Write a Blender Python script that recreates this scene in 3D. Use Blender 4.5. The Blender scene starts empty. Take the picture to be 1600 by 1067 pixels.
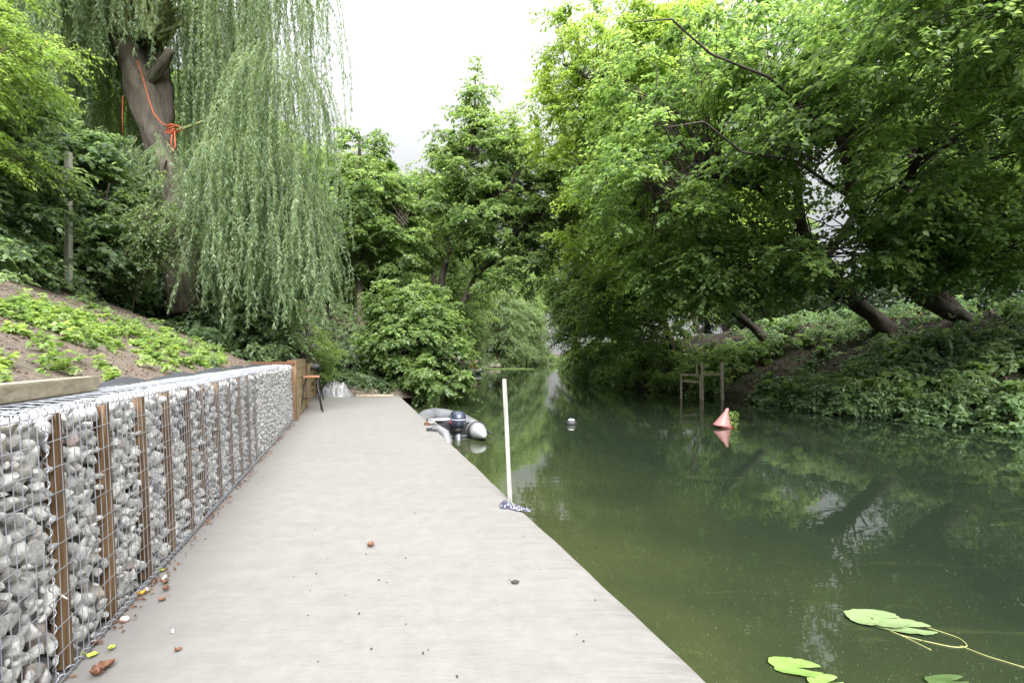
import bpy, bmesh, math, random
import numpy as np
from mathutils import Vector, Matrix, noise

rng = np.random.default_rng(7)
random.seed(7)
R = math.radians
sc = bpy.context.scene
COL = sc.collection

# ------------------------------------------------------------------ camera, world, sun, exposure
CAM_H = 1.25
cam_d = bpy.data.cameras.new('camera')
cam = bpy.data.objects.new('camera', cam_d)
COL.objects.link(cam)
cam.location = (0, 0, CAM_H)
cam.rotation_euler = (R(90), 0, 0)
cam_d.sensor_width = 36
cam_d.lens = 18
cam_d.shift_y = 18.5 / 1600
cam_d.clip_start = 0.05
cam_d.clip_end = 2000
sc.camera = cam

SUN_EL, SUN_AZ = 44, 166         # azimuth measured from +Y towards +X: the brighter part of the cloud, behind the viewer
w = bpy.data.worlds.new('World')
sc.world = w
w.use_nodes = True
nt = w.node_tree
nt.nodes.clear()
out = nt.nodes.new('ShaderNodeOutputWorld')
bg = nt.nodes.new('ShaderNodeBackground')
sky = nt.nodes.new('ShaderNodeTexSky')
sky.sky_type = 'NISHITA'
sky.sun_disc = False
sky.sun_elevation = R(SUN_EL)
sky.sun_rotation = R(SUN_AZ)
sky.air_density = 1.0
sky.dust_density = 3.0
# overcast: the clear sky seen faintly through an even grey-white cloud layer that is brighter overhead
cloud = nt.nodes.new('ShaderNodeMixRGB')
cloud.inputs[0].default_value = 0.93
tc = nt.nodes.new('ShaderNodeTexCoord')
sep = nt.nodes.new('ShaderNodeSeparateXYZ')
nt.links.new(tc.outputs['Generated'], sep.inputs[0])
mr = nt.nodes.new('ShaderNodeMapRange')
mr.inputs['From Min'].default_value = 0.0
mr.inputs['From Max'].default_value = 1.0
mr.inputs['To Min'].default_value = 1.9
mr.inputs['To Max'].default_value = 15.5
pw = nt.nodes.new('ShaderNodeMath')
pw.operation = 'POWER'
pw.use_clamp = True
pw.inputs[1].default_value = 1.8
nt.links.new(sep.outputs['Z'], pw.inputs[0])
nt.links.new(pw.outputs[0], mr.inputs['Value'])
cl = nt.nodes.new('ShaderNodeVectorMath')
cl.operation = 'SCALE'
cl.inputs[0].default_value = (0.985, 0.99, 1.0)
nt.links.new(mr.outputs[0], cl.inputs['Scale'])
nt.links.new(sky.outputs[0], cloud.inputs[1])
nt.links.new(cl.outputs[0], cloud.inputs[2])
nt.links.new(cloud.outputs[0], bg.inputs[0])
bg.inputs[1].default_value = 0.092
nt.links.new(bg.outputs[0], out.inputs[0])

sl = bpy.data.lights.new('sun', 'SUN')
sun = bpy.data.objects.new('sun', sl)
COL.objects.link(sun)
sl.energy = 4.2
sl.angle = R(40)
sl.color = (1.0, 0.98, 0.95)
sd = Vector((math.sin(R(SUN_AZ)) * math.cos(R(SUN_EL)), math.cos(R(SUN_AZ)) * math.cos(R(SUN_EL)), math.sin(R(SUN_EL))))
sun.rotation_euler = sd.to_track_quat('Z', 'Y').to_euler()
sc.view_settings.view_transform = 'Standard'
sc.view_settings.look = 'None'
sc.view_settings.gamma = 1
sc.view_settings.use_curve_mapping = False
sc.view_settings.exposure = 1.42
sc.cycles.use_denoising = True
sc.cycles.max_bounces = 8
sc.cycles.diffuse_bounces = 6
sc.cycles.glossy_bounces = 3
sc.cycles.transmission_bounces = 4
sc.cycles.transparent_max_bounces = 8
sc.cycles.caustics_reflective = False
sc.cycles.caustics_refractive = False

# ------------------------------------------------------------------ helpers
WATER = -0.4
DH = np.array([-0.2952, 0.9554])     # dock direction
DV = np.array([0.9554, 0.2952])      # to the right of it
O = np.array([0.765, 1.942])


def dk(u, v, z=0.0):
    """dock coordinates (along, right of the right edge) -> world"""
    p = O + DH * u + DV * v
    return (float(p[0]), float(p[1]), z)


def at(px, py, Y):
    return np.array([(px - 800) / 800 * Y, Y, CAM_H - (py - 552) / 800 * Y])


def on_z(px, py, z=0.0):
    Y = (CAM_H - z) * 800 / (py - 552)
    return np.array([(px - 800) / 800 * Y, Y, z])


def tag(o, label=None, cat=None, group=None, kind=None):
    if label: o['label'] = label
    if cat: o['category'] = cat
    if group: o['group'] = group
    if kind: o['kind'] = kind
    return o


def empty(name, loc, label, cat, group=None, rz=0):
    o = bpy.data.objects.new(name, None)
    COL.objects.link(o)
    o.empty_display_size = 0.1
    o.location = loc
    o.rotation_euler = (0, 0, rz)
    return tag(o, label, cat, group)


def link(name, me, parent=None, mats=()):
    o = bpy.data.objects.new(name, me)
    COL.objects.link(o)
    for m in mats:
        me.materials.append(m)
    if parent is not None:
        o.parent = parent
        # vertices are given in world space: undo the parent's transform
        bpy_m = Matrix.LocRotScale(parent.location, parent.rotation_euler, parent.scale)
        pp = parent.parent
        o.matrix_parent_inverse = Matrix.Identity(4)
        top = bpy_m
        while pp is not None:
            top = Matrix.LocRotScale(pp.location, pp.rotation_euler, pp.scale) @ top
            pp = pp.parent
        o.matrix_local = top.inverted()
    return o


def mesh_np(name, V, F, smooth=False, attr=None):
    V = np.asarray(V, dtype=np.float32).reshape(-1, 3)
    F = np.asarray(F, dtype=np.int32)
    me = bpy.data.meshes.new(name)
    k = F.shape[1]
    me.vertices.add(len(V))
    me.vertices.foreach_set('co', V.ravel())
    me.loops.add(F.size)
    me.loops.foreach_set('vertex_index', F.ravel())
    me.polygons.add(len(F))
    me.polygons.foreach_set('loop_start', np.arange(0, F.size, k, dtype=np.int32))
    me.polygons.foreach_set('loop_total', np.full(len(F), k, dtype=np.int32))
    if smooth:
        me.polygons.foreach_set('use_smooth', np.ones(len(F), dtype=bool))
    if attr is not None:
        a = me.attributes.new('tint', 'FLOAT', 'FACE')
        a.data.foreach_set('value', np.asarray(attr, dtype=np.float32))
    me.update(calc_edges=True)
    return me


class MB:
    """collects quads"""
    def __init__(s): s.V, s.F, s.n = [], [], 0

    def add(s, V, F):
        V = np.asarray(V, float).reshape(-1, 3)
        F = np.asarray(F, int)
        if F.shape[1] == 3: F = np.concatenate([F, F[:, 2:3]], 1)
        s.V.append(V); s.F.append(F + s.n); s.n += len(V)
        return s

    def box(s, c, size, ax=None, ay=None, az=None):
        """box with centre c, full size, optional axes"""
        ax = np.array(ax if ax is not None else (1, 0, 0), float); ay = np.array(ay if ay is not None else (0, 1, 0), float)
        az = np.array(az, float) if az is not None else np.cross(ax, ay)
        c = np.array(c, float)
        h = np.array(size, float) / 2
        V = [c + ax * h[0] * i + ay * h[1] * j + az * h[2] * k for i in (-1, 1) for j in (-1, 1) for k in (-1, 1)]
        return s.add(V, [(0, 1, 3, 2), (4, 6, 7, 5), (0, 4, 5, 1), (2, 3, 7, 6), (0, 2, 6, 4), (1, 5, 7, 3)])

    def tube(s, P, r, n=6, cap=True, rough=0):
        V, F = tube(P, r, n, rough)
        s.add(V, F)
        if cap:
            for e in (0, len(P) - 1):
                c = s.n
                s.add([P[e]], np.zeros((0, 4), int))
                base = c - len(V) - (1 if e else 0)
                ring = [base + e * n + i for i in range(n)]
                s.F.append(np.array([(ring[i], ring[(i + 1) % n], c, c) for i in range(n)]))
        return s

    def build(s, name, mat, parent=None, smooth=False, bevel=0):
        V = np.concatenate(s.V); F = np.concatenate([f for f in s.F if len(f)])
        me = bpy.data.meshes.new(name)
        faces = [tuple(f) if f[2] != f[3] else tuple(f[:3]) for f in F.tolist()]
        me.from_pydata(V.tolist(), [], faces)
        me.update()
        bm = bmesh.new(); bm.from_mesh(me)
        bmesh.ops.recalc_face_normals(bm, faces=bm.faces)
        if bevel:
            bmesh.ops.bevel(bm, geom=[e for e in bm.edges if len(e.link_faces) == 2 and e.calc_face_angle(0) > 0.6], offset=bevel, segments=2, affect='EDGES')
        bm.to_mesh(me); bm.free()
        if smooth:
            me.polygons.foreach_set('use_smooth', np.ones(len(me.polygons), dtype=bool))
        return link(name, me, parent, [mat])


def tube(P, r, n=6, rough=0):
    P = np.asarray(P, float)
    m = len(P)
    r = np.broadcast_to(np.asarray(r, float), (m,))
    T = np.gradient(P, axis=0)
    T /= np.linalg.norm(T, axis=1, keepdims=True) + 1e-9
    up = np.array([0, 0, 1.0]) if abs(T[:, 2]).mean() < 0.8 else np.array([1.0, 0, 0])
    A = np.cross(T, up); A /= np.linalg.norm(A, axis=1, keepdims=True) + 1e-9
    B = np.cross(A, T)
    a = np.arange(n) / n * 2 * np.pi
    rr = np.repeat(r[:, None], n, 1)
    if rough:
        s_ = np.arange(m)[:, None]
        rr = rr * (1 + rough * (.5 * np.sin(3 * a[None] + s_ * .35) + .35 * np.sin(5 * a[None] - s_ * .5 + 2) + .3 * np.sin(2 * a[None] + s_ * 1.3) + .25 * np.sin(7 * a[None] + s_ * .2)))
    V = P[:, None] + (A[:, None] * np.cos(a)[None, :, None] + B[:, None] * np.sin(a)[None, :, None]) * rr[..., None]
    i = np.arange(m - 1)[:, None] * n
    j = np.arange(n)[None]
    j2 = (j + 1) % n
    F = np.stack([i + j, i + j2, i + n + j2, i + n + j], -1).reshape(-1, 4)
    return V.reshape(-1, 3), F


def tubes_batch(P, r, n=3):
    """P (k, m, 3), r (k, m): many thin tubes at once"""
    k, m, _ = P.shape
    T = np.gradient(P, axis=1)
    T /= np.linalg.norm(T, axis=2, keepdims=True) + 1e-9
    up = np.tile(np.array([0.31, 0.17, 0.93]), (k, m, 1))
    A = np.cross(T, up); A /= np.linalg.norm(A, axis=2, keepdims=True) + 1e-9
    B = np.cross(A, T)
    a = np.arange(n) / n * 2 * np.pi
    V = P[:, :, None] + (A[:, :, None] * np.cos(a)[:, None] + B[:, :, None] * np.sin(a)[:, None]) * r[:, :, None, None]
    b = (np.arange(k) * m * n)[:, None, None]
    i = (np.arange(m - 1) * n)[None, :, None]
    j = np.arange(n)[None, None]
    j2 = (j + 1) % n
    F = np.stack([b + i + j, b + i + j2, b + i + n + j2, b + i + n + j], -1).reshape(-1, 4)
    return V.reshape(-1, 3), F


def unit(v):
    return v / (np.linalg.norm(v, axis=-1, keepdims=True) + 1e-9)


def leaves(P, D, N, L, W, fold=0.18, droop=0.1):
    """leaf blades as folded diamonds: P base, D direction, N normal (n,3); L, W (n,)"""
    n = len(P)
    S = unit(np.cross(D, N))
    N = unit(np.cross(S, D))
    L = np.asarray(L)[:, None]; W = np.asarray(W)[:, None]
    V = np.empty((n, 4, 3))
    V[:, 0] = P
    V[:, 1] = P + D * L * 0.45 + S * W * 0.5 + N * W * fold
    V[:, 2] = P + D * L - N * L * droop
    V[:, 3] = P + D * L * 0.45 - S * W * 0.5 + N * W * fold
    F = np.arange(4 * n).reshape(n, 4)
    return V.reshape(-1, 3), F


# ------------------------------------------------------------------ materials
def mat(name):
    m = bpy.data.materials.new(name)
    m.use_nodes = True
    n = m.node_tree.nodes
    return m, n, m.node_tree.links, n['Principled BSDF']


def ramp(n, l, src, stops):
    r = n.new('ShaderNodeValToRGB')
    e = r.color_ramp.elements
    while len(e) < len(stops): e.new(0.5)
    for i, (p, c) in enumerate(stops):
        e[i].position = p
        e[i].color = (*c, 1)
    l.new(src, r.inputs[0])
    return r.outputs[0]


def tex_noise(n, l, scale, detail=4, rough=0.55, vec=None, dist=0):
    t = n.new('ShaderNodeTexNoise')
    t.inputs['Scale'].default_value = scale
    t.inputs['Detail'].default_value = detail
    t.inputs['Roughness'].default_value = rough
    t.inputs['Distortion'].default_value = dist
    if vec is not None: l.new(vec, t.inputs['Vector'])
    return t.outputs['Fac']


def coords(n, l, scale=(1, 1, 1), rot=(0, 0, 0)):
    g = n.new('ShaderNodeNewGeometry')
    mp = n.new('ShaderNodeMapping')
    mp.inputs['Scale'].default_value = scale
    mp.inputs['Rotation'].default_value = rot
    l.new(g.outputs['Position'], mp.inputs[0])
    return mp.outputs[0]


def bump(n, l, h, strength, dist, bs):
    b = n.new('ShaderNodeBump')
    b.inputs['Strength'].default_value = strength
    b.inputs['Distance'].default_value = dist
    l.new(h, b.inputs['Height'])
    l.new(b.outputs[0], bs.inputs['Normal'])
    return b


def mixc(n, l, f, a, b, mode='MIX'):
    x = n.new('ShaderNodeMixRGB')
    x.blend_type = mode
    for i, v in enumerate((f, a, b)):
        if hasattr(v, 'links') or hasattr(v, 'is_linked'): l.new(v, x.inputs[i])
        elif isinstance(v, (int, float)): x.inputs[i].default_value = v
        else: x.inputs[i].default_value = (*v, 1)
    return x.outputs[0]


def leaf_mat(name, dark, mid, light, trans=0.35, rough=0.38, tcol=None, spec=0.5):
    m, n, l, bs = mat(name)
    a = n.new('ShaderNodeAttribute'); a.attribute_name = 'tint'
    g = coords(n, l)
    nz = tex_noise(n, l, 0.9, 3, 0.6, g)
    ad = n.new('ShaderNodeMath'); ad.operation = 'MULTIPLY_ADD'
    l.new(nz, ad.inputs[0]); ad.inputs[1].default_value = 0.5; l.new(a.outputs['Fac'], ad.inputs[2])
    sb = n.new('ShaderNodeMath'); sb.operation = 'SUBTRACT'; l.new(ad.outputs[0], sb.inputs[0]); sb.inputs[1].default_value = 0.25
    c = ramp(n, l, sb.outputs[0], [(0.05, dark), (0.5, mid), (0.95, light)])
    l.new(c, bs.inputs['Base Color'])
    bs.inputs['Roughness'].default_value = rough
    bs.inputs['Specular IOR Level'].default_value = spec
    t = n.new('ShaderNodeBsdfTranslucent')
    tc_ = mixc(n, l, 1.0, c, tcol or (2.3, 2.3, 1.35), 'MULTIPLY')
    l.new(tc_, t.inputs[0])
    mx = n.new('ShaderNodeMixShader'); mx.inputs[0].default_value = trans + 0.08
    l.new(bs.outputs[0], mx.inputs[1]); l.new(t.outputs[0], mx.inputs[2])
    l.new(mx.outputs[0], n['Material Output'].inputs[0])
    return m


M = {}
M['leaf_maple'] = leaf_mat('leaf_maple', (0.075, 0.13, 0.055), (0.145, 0.225, 0.09), (0.25, 0.35, 0.14), 0.5)
M['leaf_lime'] = leaf_mat('leaf_lime', (0.13, 0.20, 0.055), (0.22, 0.31, 0.085), (0.34, 0.43, 0.13), 0.48)
M['leaf_alder'] = leaf_mat('leaf_alder', (0.075, 0.125, 0.055), (0.145, 0.215, 0.09), (0.25, 0.34, 0.14), 0.46)
M['leaf_willow'] = leaf_mat('leaf_willow', (0.09, 0.15, 0.09), (0.185, 0.265, 0.16), (0.31, 0.40, 0.26), 0.42, 0.5)
M['leaf_elder'] = leaf_mat('leaf_elder', (0.09, 0.14, 0.085), (0.165, 0.24, 0.145), (0.28, 0.37, 0.21), 0.45)
M['leaf_under'] = leaf_mat('leaf_under', (0.08, 0.14, 0.075), (0.16, 0.245, 0.135), (0.28, 0.38, 0.21), 0.38)
M['leaf_weed'] = leaf_mat('leaf_weed', (0.10, 0.165, 0.055), (0.19, 0.28, 0.09), (0.33, 0.42, 0.17), 0.35)
M['leaf_shaded'] = leaf_mat('leaf_shaded', (0.022, 0.045, 0.02), (0.045, 0.085, 0.035), (0.085, 0.14, 0.055), 0.25)  # leaf colour darkened to carry the shade behind the bank trunks
M['leaf_pale'] = leaf_mat('leaf_pale', (0.09, 0.145, 0.07), (0.165, 0.235, 0.115), (0.27, 0.35, 0.18), 0.35)
M['leaf_robinia'] = leaf_mat('leaf_robinia', (0.12, 0.19, 0.05), (0.20, 0.30, 0.08), (0.31, 0.42, 0.13), 0.45)


def bark_mat(name, c1, c2, sc_=1.0):
    m, n, l, bs = mat(name)
    g = coords(n, l, (14 * sc_, 14 * sc_, 2.6 * sc_))
    a = tex_noise(n, l, 1.0, 6, 0.65, g, 0.6)
    b = tex_noise(n, l, 1.3, 3, 0.5, coords(n, l))
    f = n.new('ShaderNodeMath'); f.operation = 'MULTIPLY'; l.new(a, f.inputs[0]); l.new(b, f.inputs[1])
    c = ramp(n, l, f.outputs[0], [(0.12, c1), (0.38, c2)])
    l.new(c, bs.inputs['Base Color'])
    bs.inputs['Roughness'].default_value = 0.9
    bump(n, l, a, 0.9, 0.04, bs)
    return m


M['bark'] = bark_mat('bark', (0.035, 0.027, 0.02), (0.15, 0.12, 0.09))
M['bark_willow'] = bark_mat('bark_willow', (0.03, 0.025, 0.02), (0.16, 0.135, 0.11), 0.8)
M['bark_dark'] = bark_mat('bark_dark', (0.018, 0.015, 0.012), (0.085, 0.068, 0.055))
M['twig_green'] = bark_mat('twig_green', (0.12, 0.14, 0.05), (0.30, 0.31, 0.14))


def soil_mat(name, c1, c2, c3, green=None):
    m, n, l, bs = mat(name)
    g = coords(n, l)
    a = tex_noise(n, l, 1.3, 5, 0.6, g)
    b = tex_noise(n, l, 22, 6, 0.7, g)
    d = tex_noise(n, l, 70, 3, 0.6, g)
    c = ramp(n, l, b, [(0.3, c1), (0.55, c2), (0.75, c3)])
    c = mixc(n, l, a, c, mixc(n, l, 1.0, c, (0.62, 0.55, 0.5), 'MULTIPLY'))
    if green:
        gm = n.new('ShaderNodeMapRange'); gm.inputs['From Min'].default_value = 0.5; gm.inputs['From Max'].default_value = 0.62
        l.new(tex_noise(n, l, 2.2, 5, 0.7, g), gm.inputs['Value'])
        c = mixc(n, l, gm.outputs[0], c, green)
    l.new(c, bs.inputs['Base Color'])
    bs.inputs['Roughness'].default_value = 0.95
    s = n.new('ShaderNodeMath'); s.operation = 'MULTIPLY_ADD'
    l.new(d, s.inputs[0]); s.inputs[1].default_value = 0.35; l.new(b, s.inputs[2])
    bump(n, l, s.outputs[0], 1.0, 0.05, bs)
    return m


M['soil_left'] = soil_mat('soil_left', (0.13, 0.105, 0.085), (0.25, 0.21, 0.175), (0.36, 0.32, 0.275))
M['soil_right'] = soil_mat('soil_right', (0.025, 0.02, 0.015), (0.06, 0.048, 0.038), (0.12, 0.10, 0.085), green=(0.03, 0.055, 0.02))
M['riverbed'] = soil_mat('riverbed', (0.03, 0.03, 0.02), (0.06, 0.055, 0.035), (0.09, 0.08, 0.06))


def concrete_mat():
    m, n, l, bs = mat('concrete')
    rz = math.atan2(-DH[0], DH[1])
    g = coords(n, l, (1, 1, 1), (0, 0, -rz))
    big = tex_noise(n, l, 0.8, 5, 0.6, g)
    st = coords(n, l, (0.8, 7, 1), (0, 0, -rz))
    streak = tex_noise(n, l, 1.2, 7, 0.72, st, 0.4)
    st2 = coords(n, l, (5, 30, 1), (0, 0, -rz))
    fine = tex_noise(n, l, 1.6, 4, 0.7, st2, 0.2)
    speck = tex_noise(n, l, 55, 3, 0.8, g)
    c = ramp(n, l, big, [(0.25, (0.159, 0.152, 0.144)), (0.5, (0.186, 0.177, 0.169)), (0.75, (0.204, 0.196, 0.187))])
    c = mixc(n, l, 0.34, c, ramp(n, l, streak, [(0.35, (0.141, 0.134, 0.129)), (0.5, (0.186, 0.177, 0.169)), (0.62, (0.216, 0.207, 0.199))]))
    c = mixc(n, l, 0.22, c, ramp(n, l, fine, [(0.35, (0.148, 0.144, 0.142)), (0.6, (0.216, 0.207, 0.199))]))
    c = mixc(n, l, 0.3, c, ramp(n, l, tex_noise(n, l, 7, 8, 0.75, g, 0.3), [(0.35, (0.140, 0.136, 0.130)), (0.65, (0.241, 0.237, 0.227))]))
    hl = coords(n, l, (2.2, 45, 1), (0, 0, -rz))
    hm = n.new('ShaderNodeMapRange'); hm.inputs['From Min'].default_value = 0.60; hm.inputs['From Max'].default_value = 0.70; hm.inputs['To Max'].default_value = 0.35
    l.new(tex_noise(n, l, 1.0, 8, 0.8, hl, 0.5), hm.inputs['Value'])
    c = mixc(n, l, hm.outputs[0], c, (0.145, 0.140, 0.129))
    dm = n.new('ShaderNodeMapRange'); dm.inputs['From Min'].default_value = 0.58; dm.inputs['From Max'].default_value = 0.75; dm.inputs['To Max'].default_value = 0.3
    l.new(tex_noise(n, l, 1.7, 8, 0.72, g, 0.8), dm.inputs['Value'])
    c = mixc(n, l, dm.outputs[0], c, (0.163, 0.155, 0.144))
    sm = n.new('ShaderNodeMapRange'); sm.inputs['From Min'].default_value = 0.68; sm.inputs['From Max'].default_value = 0.74
    l.new(speck, sm.inputs['Value'])
    c = mixc(n, l, sm.outputs[0], c, (0.146, 0.135, 0.133))
    # damp and algae stains close to the water edge of the slab: distance from the edge line
    ge = n.new('ShaderNodeNewGeometry')
    dot = n.new('ShaderNodeVectorMath'); dot.operation = 'DOT_PRODUCT'
    l.new(ge.outputs['Position'], dot.inputs[0]); dot.inputs[1].default_value = (DV[0], DV[1], 0)
    e0 = float(O @ DV)
    em = n.new('ShaderNodeMapRange'); em.inputs['From Min'].default_value = e0 - 0.42; em.inputs['From Max'].default_value = e0 - 0.02
    l.new(dot.outputs['Value'], em.inputs['Value'])
    e2 = n.new('ShaderNodeMapRange'); e2.inputs['From Min'].default_value = 0.5; e2.inputs['From Max'].default_value = 0.66
    l.new(tex_noise(n, l, 2.6, 6, 0.75, st, 0.5), e2.inputs['Value'])
    ef = n.new('ShaderNodeMath'); ef.operation = 'MULTIPLY'; l.new(em.outputs[0], ef.inputs[0]); l.new(e2.outputs[0], ef.inputs[1])
    c = mixc(n, l, ef.outputs[0], c, (0.142, 0.137, 0.126))
    # sandy dust along the foot of the stone baskets
    wm = n.new('ShaderNodeMapRange'); wm.inputs['From Min'].default_value = e0 - 1.9; wm.inputs['From Max'].default_value = e0 - 2.4
    l.new(dot.outputs['Value'], wm.inputs['Value'])
    wf = n.new('ShaderNodeMath'); wf.operation = 'MULTIPLY'; l.new(wm.outputs[0], wf.inputs[0]); wf.inputs[1].default_value = 0.6
    c = mixc(n, l, wf.outputs[0], c, (0.186, 0.174, 0.166))
    l.new(c, bs.inputs['Base Color'])
    bs.inputs['Roughness'].default_value = 0.85
    s = n.new('ShaderNodeMath'); s.operation = 'MULTIPLY_ADD'; l.new(speck, s.inputs[0]); s.inputs[1].default_value = 0.25; l.new(fine, s.inputs[2])
    bump(n, l, s.outputs[0], 0.35, 0.006, bs)
    return m


M['concrete'] = concrete_mat()


def stone_mat():
    m, n, l, bs = mat('flint_stone')
    oi = n.new('ShaderNodeNewGeometry')
    ri = oi.outputs['Random Per Island']
    oj = n.new('ShaderNodeObjectInfo')
    sm = n.new('ShaderNodeMath'); sm.operation = 'ADD'; l.new(ri, sm.inputs[0]); l.new(oj.outputs['Random'], sm.inputs[1])
    fr = n.new('ShaderNodeMath'); fr.operation = 'FRACT'; l.new(sm.outputs[0], fr.inputs[0])
    g = coords(n, l)
    a = tex_noise(n, l, 22, 6, 0.7, g, 0.6)
    b = tex_noise(n, l, 90, 3, 0.6, g)
    base = ramp(n, l, fr.outputs[0], [(0.0, (0.26, 0.265, 0.28)), (0.12, (0.56, 0.555, 0.54)), (0.5, (0.78, 0.77, 0.745)), (0.9, (0.70, 0.68, 0.645)), (0.97, (0.48, 0.40, 0.32)), (0.995, (0.44, 0.32, 0.28))])
    f = n.new('ShaderNodeMapRange'); f.inputs['From Min'].default_value = 0.49; f.inputs['From Max'].default_value = 0.55; f.inputs['To Max'].default_value = 0.8
    l.new(a, f.inputs['Value'])
    c = mixc(n, l, f.outputs[0], base, (0.27, 0.268, 0.27))
    c = mixc(n, l, 0.25, c, ramp(n, l, b, [(0.3, (0.3, 0.29, 0.27)), (0.7, (0.85, 0.84, 0.82))]))
    l.new(c, bs.inputs['Base Color'])
    bs.inputs['Roughness'].default_value = 0.8
    bump(n, l, a, 0.6, 0.012, bs)
    return m


M['stone'] = stone_mat()


def wood_mat(name, c1, c2, c3, rz=0.0, along='z', rough=0.75):
    m, n, l, bs = mat(name)
    s = {'z': (30, 30, 1.6), 'y': (30, 1.6, 30), 'x': (1.6, 30, 30)}[along]
    g = coords(n, l, s, (0, 0, rz))
    a = tex_noise(n, l, 1.0, 5, 0.65, g, 0.8)
    b = tex_noise(n, l, 3.0, 3, 0.5, coords(n, l))
    f = n.new('ShaderNodeMath'); f.operation = 'MULTIPLY_ADD'; l.new(b, f.inputs[0]); f.inputs[1].default_value = 0.5
    l.new(a, f.inputs[2])
    c = ramp(n, l, f.outputs[0], [(0.55, c1), (0.75, c2), (0.95, c3)])
    l.new(c, bs.inputs['Base Color'])
    bs.inputs['Roughness'].default_value = rough
    bump(n, l, a, 0.4, 0.004, bs)
    return m


RZ = -math.atan2(-DH[0], DH[1])
M['batten'] = wood_mat('batten_wood', (0.07, 0.038, 0.017), (0.17, 0.098, 0.045), (0.28, 0.175, 0.085))
M['beam'] = wood_mat('beam_wood', (0.22, 0.185, 0.13), (0.35, 0.30, 0.225), (0.46, 0.41, 0.325), RZ, 'y')
M['plank'] = wood_mat('plank_wood', (0.26, 0.19, 0.10), (0.38, 0.29, 0.17), (0.46, 0.37, 0.24), RZ, 'y')
M['grey_wood'] = wood_mat('grey_wood', (0.28, 0.27, 0.24), (0.46, 0.44, 0.40), (0.60, 0.58, 0.54))
M['rail_wood'] = wood_mat('rail_wood', (0.32, 0.28, 0.22), (0.50, 0.45, 0.37), (0.64, 0.59, 0.50))
M['seat_wood'] = wood_mat('seat_wood', (0.28, 0.12, 0.06), (0.42, 0.20, 0.11), (0.5, 0.27, 0.16), 0, 'x')
M['pole_wood'] = wood_mat('pole_wood', (0.16, 0.155, 0.135), (0.30, 0.295, 0.28), (0.40, 0.395, 0.39))


def plain(name, col, rough=0.5, metal=0.0, nz=0.25, scale=20, bmp=0.0, coat=0.0):
    m, n, l, bs = mat(name)
    a = tex_noise(n, l, scale, 5, 0.6, coords(n, l))
    c = mixc(n, l, a, [x * (1 - nz) for x in col], [min(1, x * (1 + nz)) for x in col])
    l.new(c, bs.inputs['Base Color'])
    bs.inputs['Roughness'].default_value = rough
    bs.inputs['Metallic'].default_value = metal
    bs.inputs['Coat Weight'].default_value = coat
    if bmp: bump(n, l, a, bmp, 0.01, bs)
    return m


M['wire'] = plain('galvanised_wire', (0.34, 0.36, 0.40), 0.5, 0.6)
M['steel_dark'] = plain('dark_steel', (0.06, 0.055, 0.05), 0.5, 0.6)
M['rust'] = plain('rusty_steel', (0.14, 0.06, 0.035), 0.8, 0.3, 0.5)
M['fabric_black'] = plain('black_membrane', (0.045, 0.048, 0.055), 0.6, 0, 0.3, 9, 0.5)
M['tube_grey'] = plain('boat_rubber_grey', (0.15, 0.155, 0.168), 0.45, 0, 0.12, 4)
M['tube_pale'] = plain('boat_rubber_pale', (0.30, 0.31, 0.315), 0.4, 0, 0.08, 4)
M['rubber_black'] = plain('black_rubber', (0.02, 0.02, 0.022), 0.5)
M['engine'] = plain('engine_cowl_blue', (0.03, 0.042, 0.075), 0.25, 0, 0.15, 6, 0, 0.6)
M['engine_leg'] = plain('engine_leg_grey', (0.16, 0.18, 0.21), 0.35, 0.3)
M['decal_white'] = plain('pale_decal', (0.38, 0.39, 0.42), 0.4)
M['decal_red'] = plain('red_decal', (0.5, 0.04, 0.04), 0.4)
M['tarp'] = plain('grey_plastic_sheet', (0.22, 0.225, 0.235), 0.5, 0, 0.35, 5, 0.6, 0.3)
M['orange_rope'] = plain('orange_rope', (0.42, 0.085, 0.03), 0.6, 0, 0.3, 60)
M['pink'] = plain('pink_plastic', (0.36, 0.165, 0.16), 0.5, 0, 0.15, 8)
M['red_hull'] = plain('red_hull', (0.16, 0.035, 0.03), 0.5)
M['white_paint'] = plain('white_paint', (0.5, 0.5, 0.5), 0.4, 0, 0.1)
M['lily'] = plain('lily_pad', (0.17, 0.25, 0.11), 0.35, 0, 0.2, 9)
M['lily2'] = plain('lily_pad_young', (0.16, 0.28, 0.07), 0.35, 0, 0.2, 9)
for k_, c_ in (('lily', (0.19, 0.265, 0.12)), ('lily2', (0.17, 0.27, 0.07))):
    m, n, l, bs = mat('lily_pad_' + k_)
    g = coords(n, l)
    c = mixc(n, l, tex_noise(n, l, 14, 5, 0.7, g), [x * .7 for x in c_], [x * 1.3 for x in c_])
    sp = n.new('ShaderNodeMapRange'); sp.inputs['From Min'].default_value = 0.64; sp.inputs['From Max'].default_value = 0.70
    l.new(tex_noise(n, l, 34, 4, 0.7, g), sp.inputs['Value'])
    l.new(mixc(n, l, sp.outputs[0], c, (0.13, 0.085, 0.03)), bs.inputs['Base Color'])
    bs.inputs['Roughness'].default_value = 0.3
    bump(n, l, tex_noise(n, l, 30, 3, 0.5, g), 0.5, 0.01, bs)
    M[k_] = m
M['stem'] = plain('pond_stem', (0.30, 0.31, 0.12), 0.5)
M['duckweed'] = plain('duckweed_green', (0.30, 0.40, 0.15), 0.7, 0, 0.3, 3)
M['leaf_brown'] = plain('dead_leaf_brown', (0.17, 0.08, 0.045), 0.7, 0, 0.5, 40)
M['leaf_yellow'] = plain('dead_leaf_yellow', (0.75, 0.38, 0.03), 0.6, 0, 0.3, 40)
M['leaf_green'] = plain('fallen_leaf_green', (0.42, 0.50, 0.07), 0.6, 0, 0.2, 40)
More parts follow.
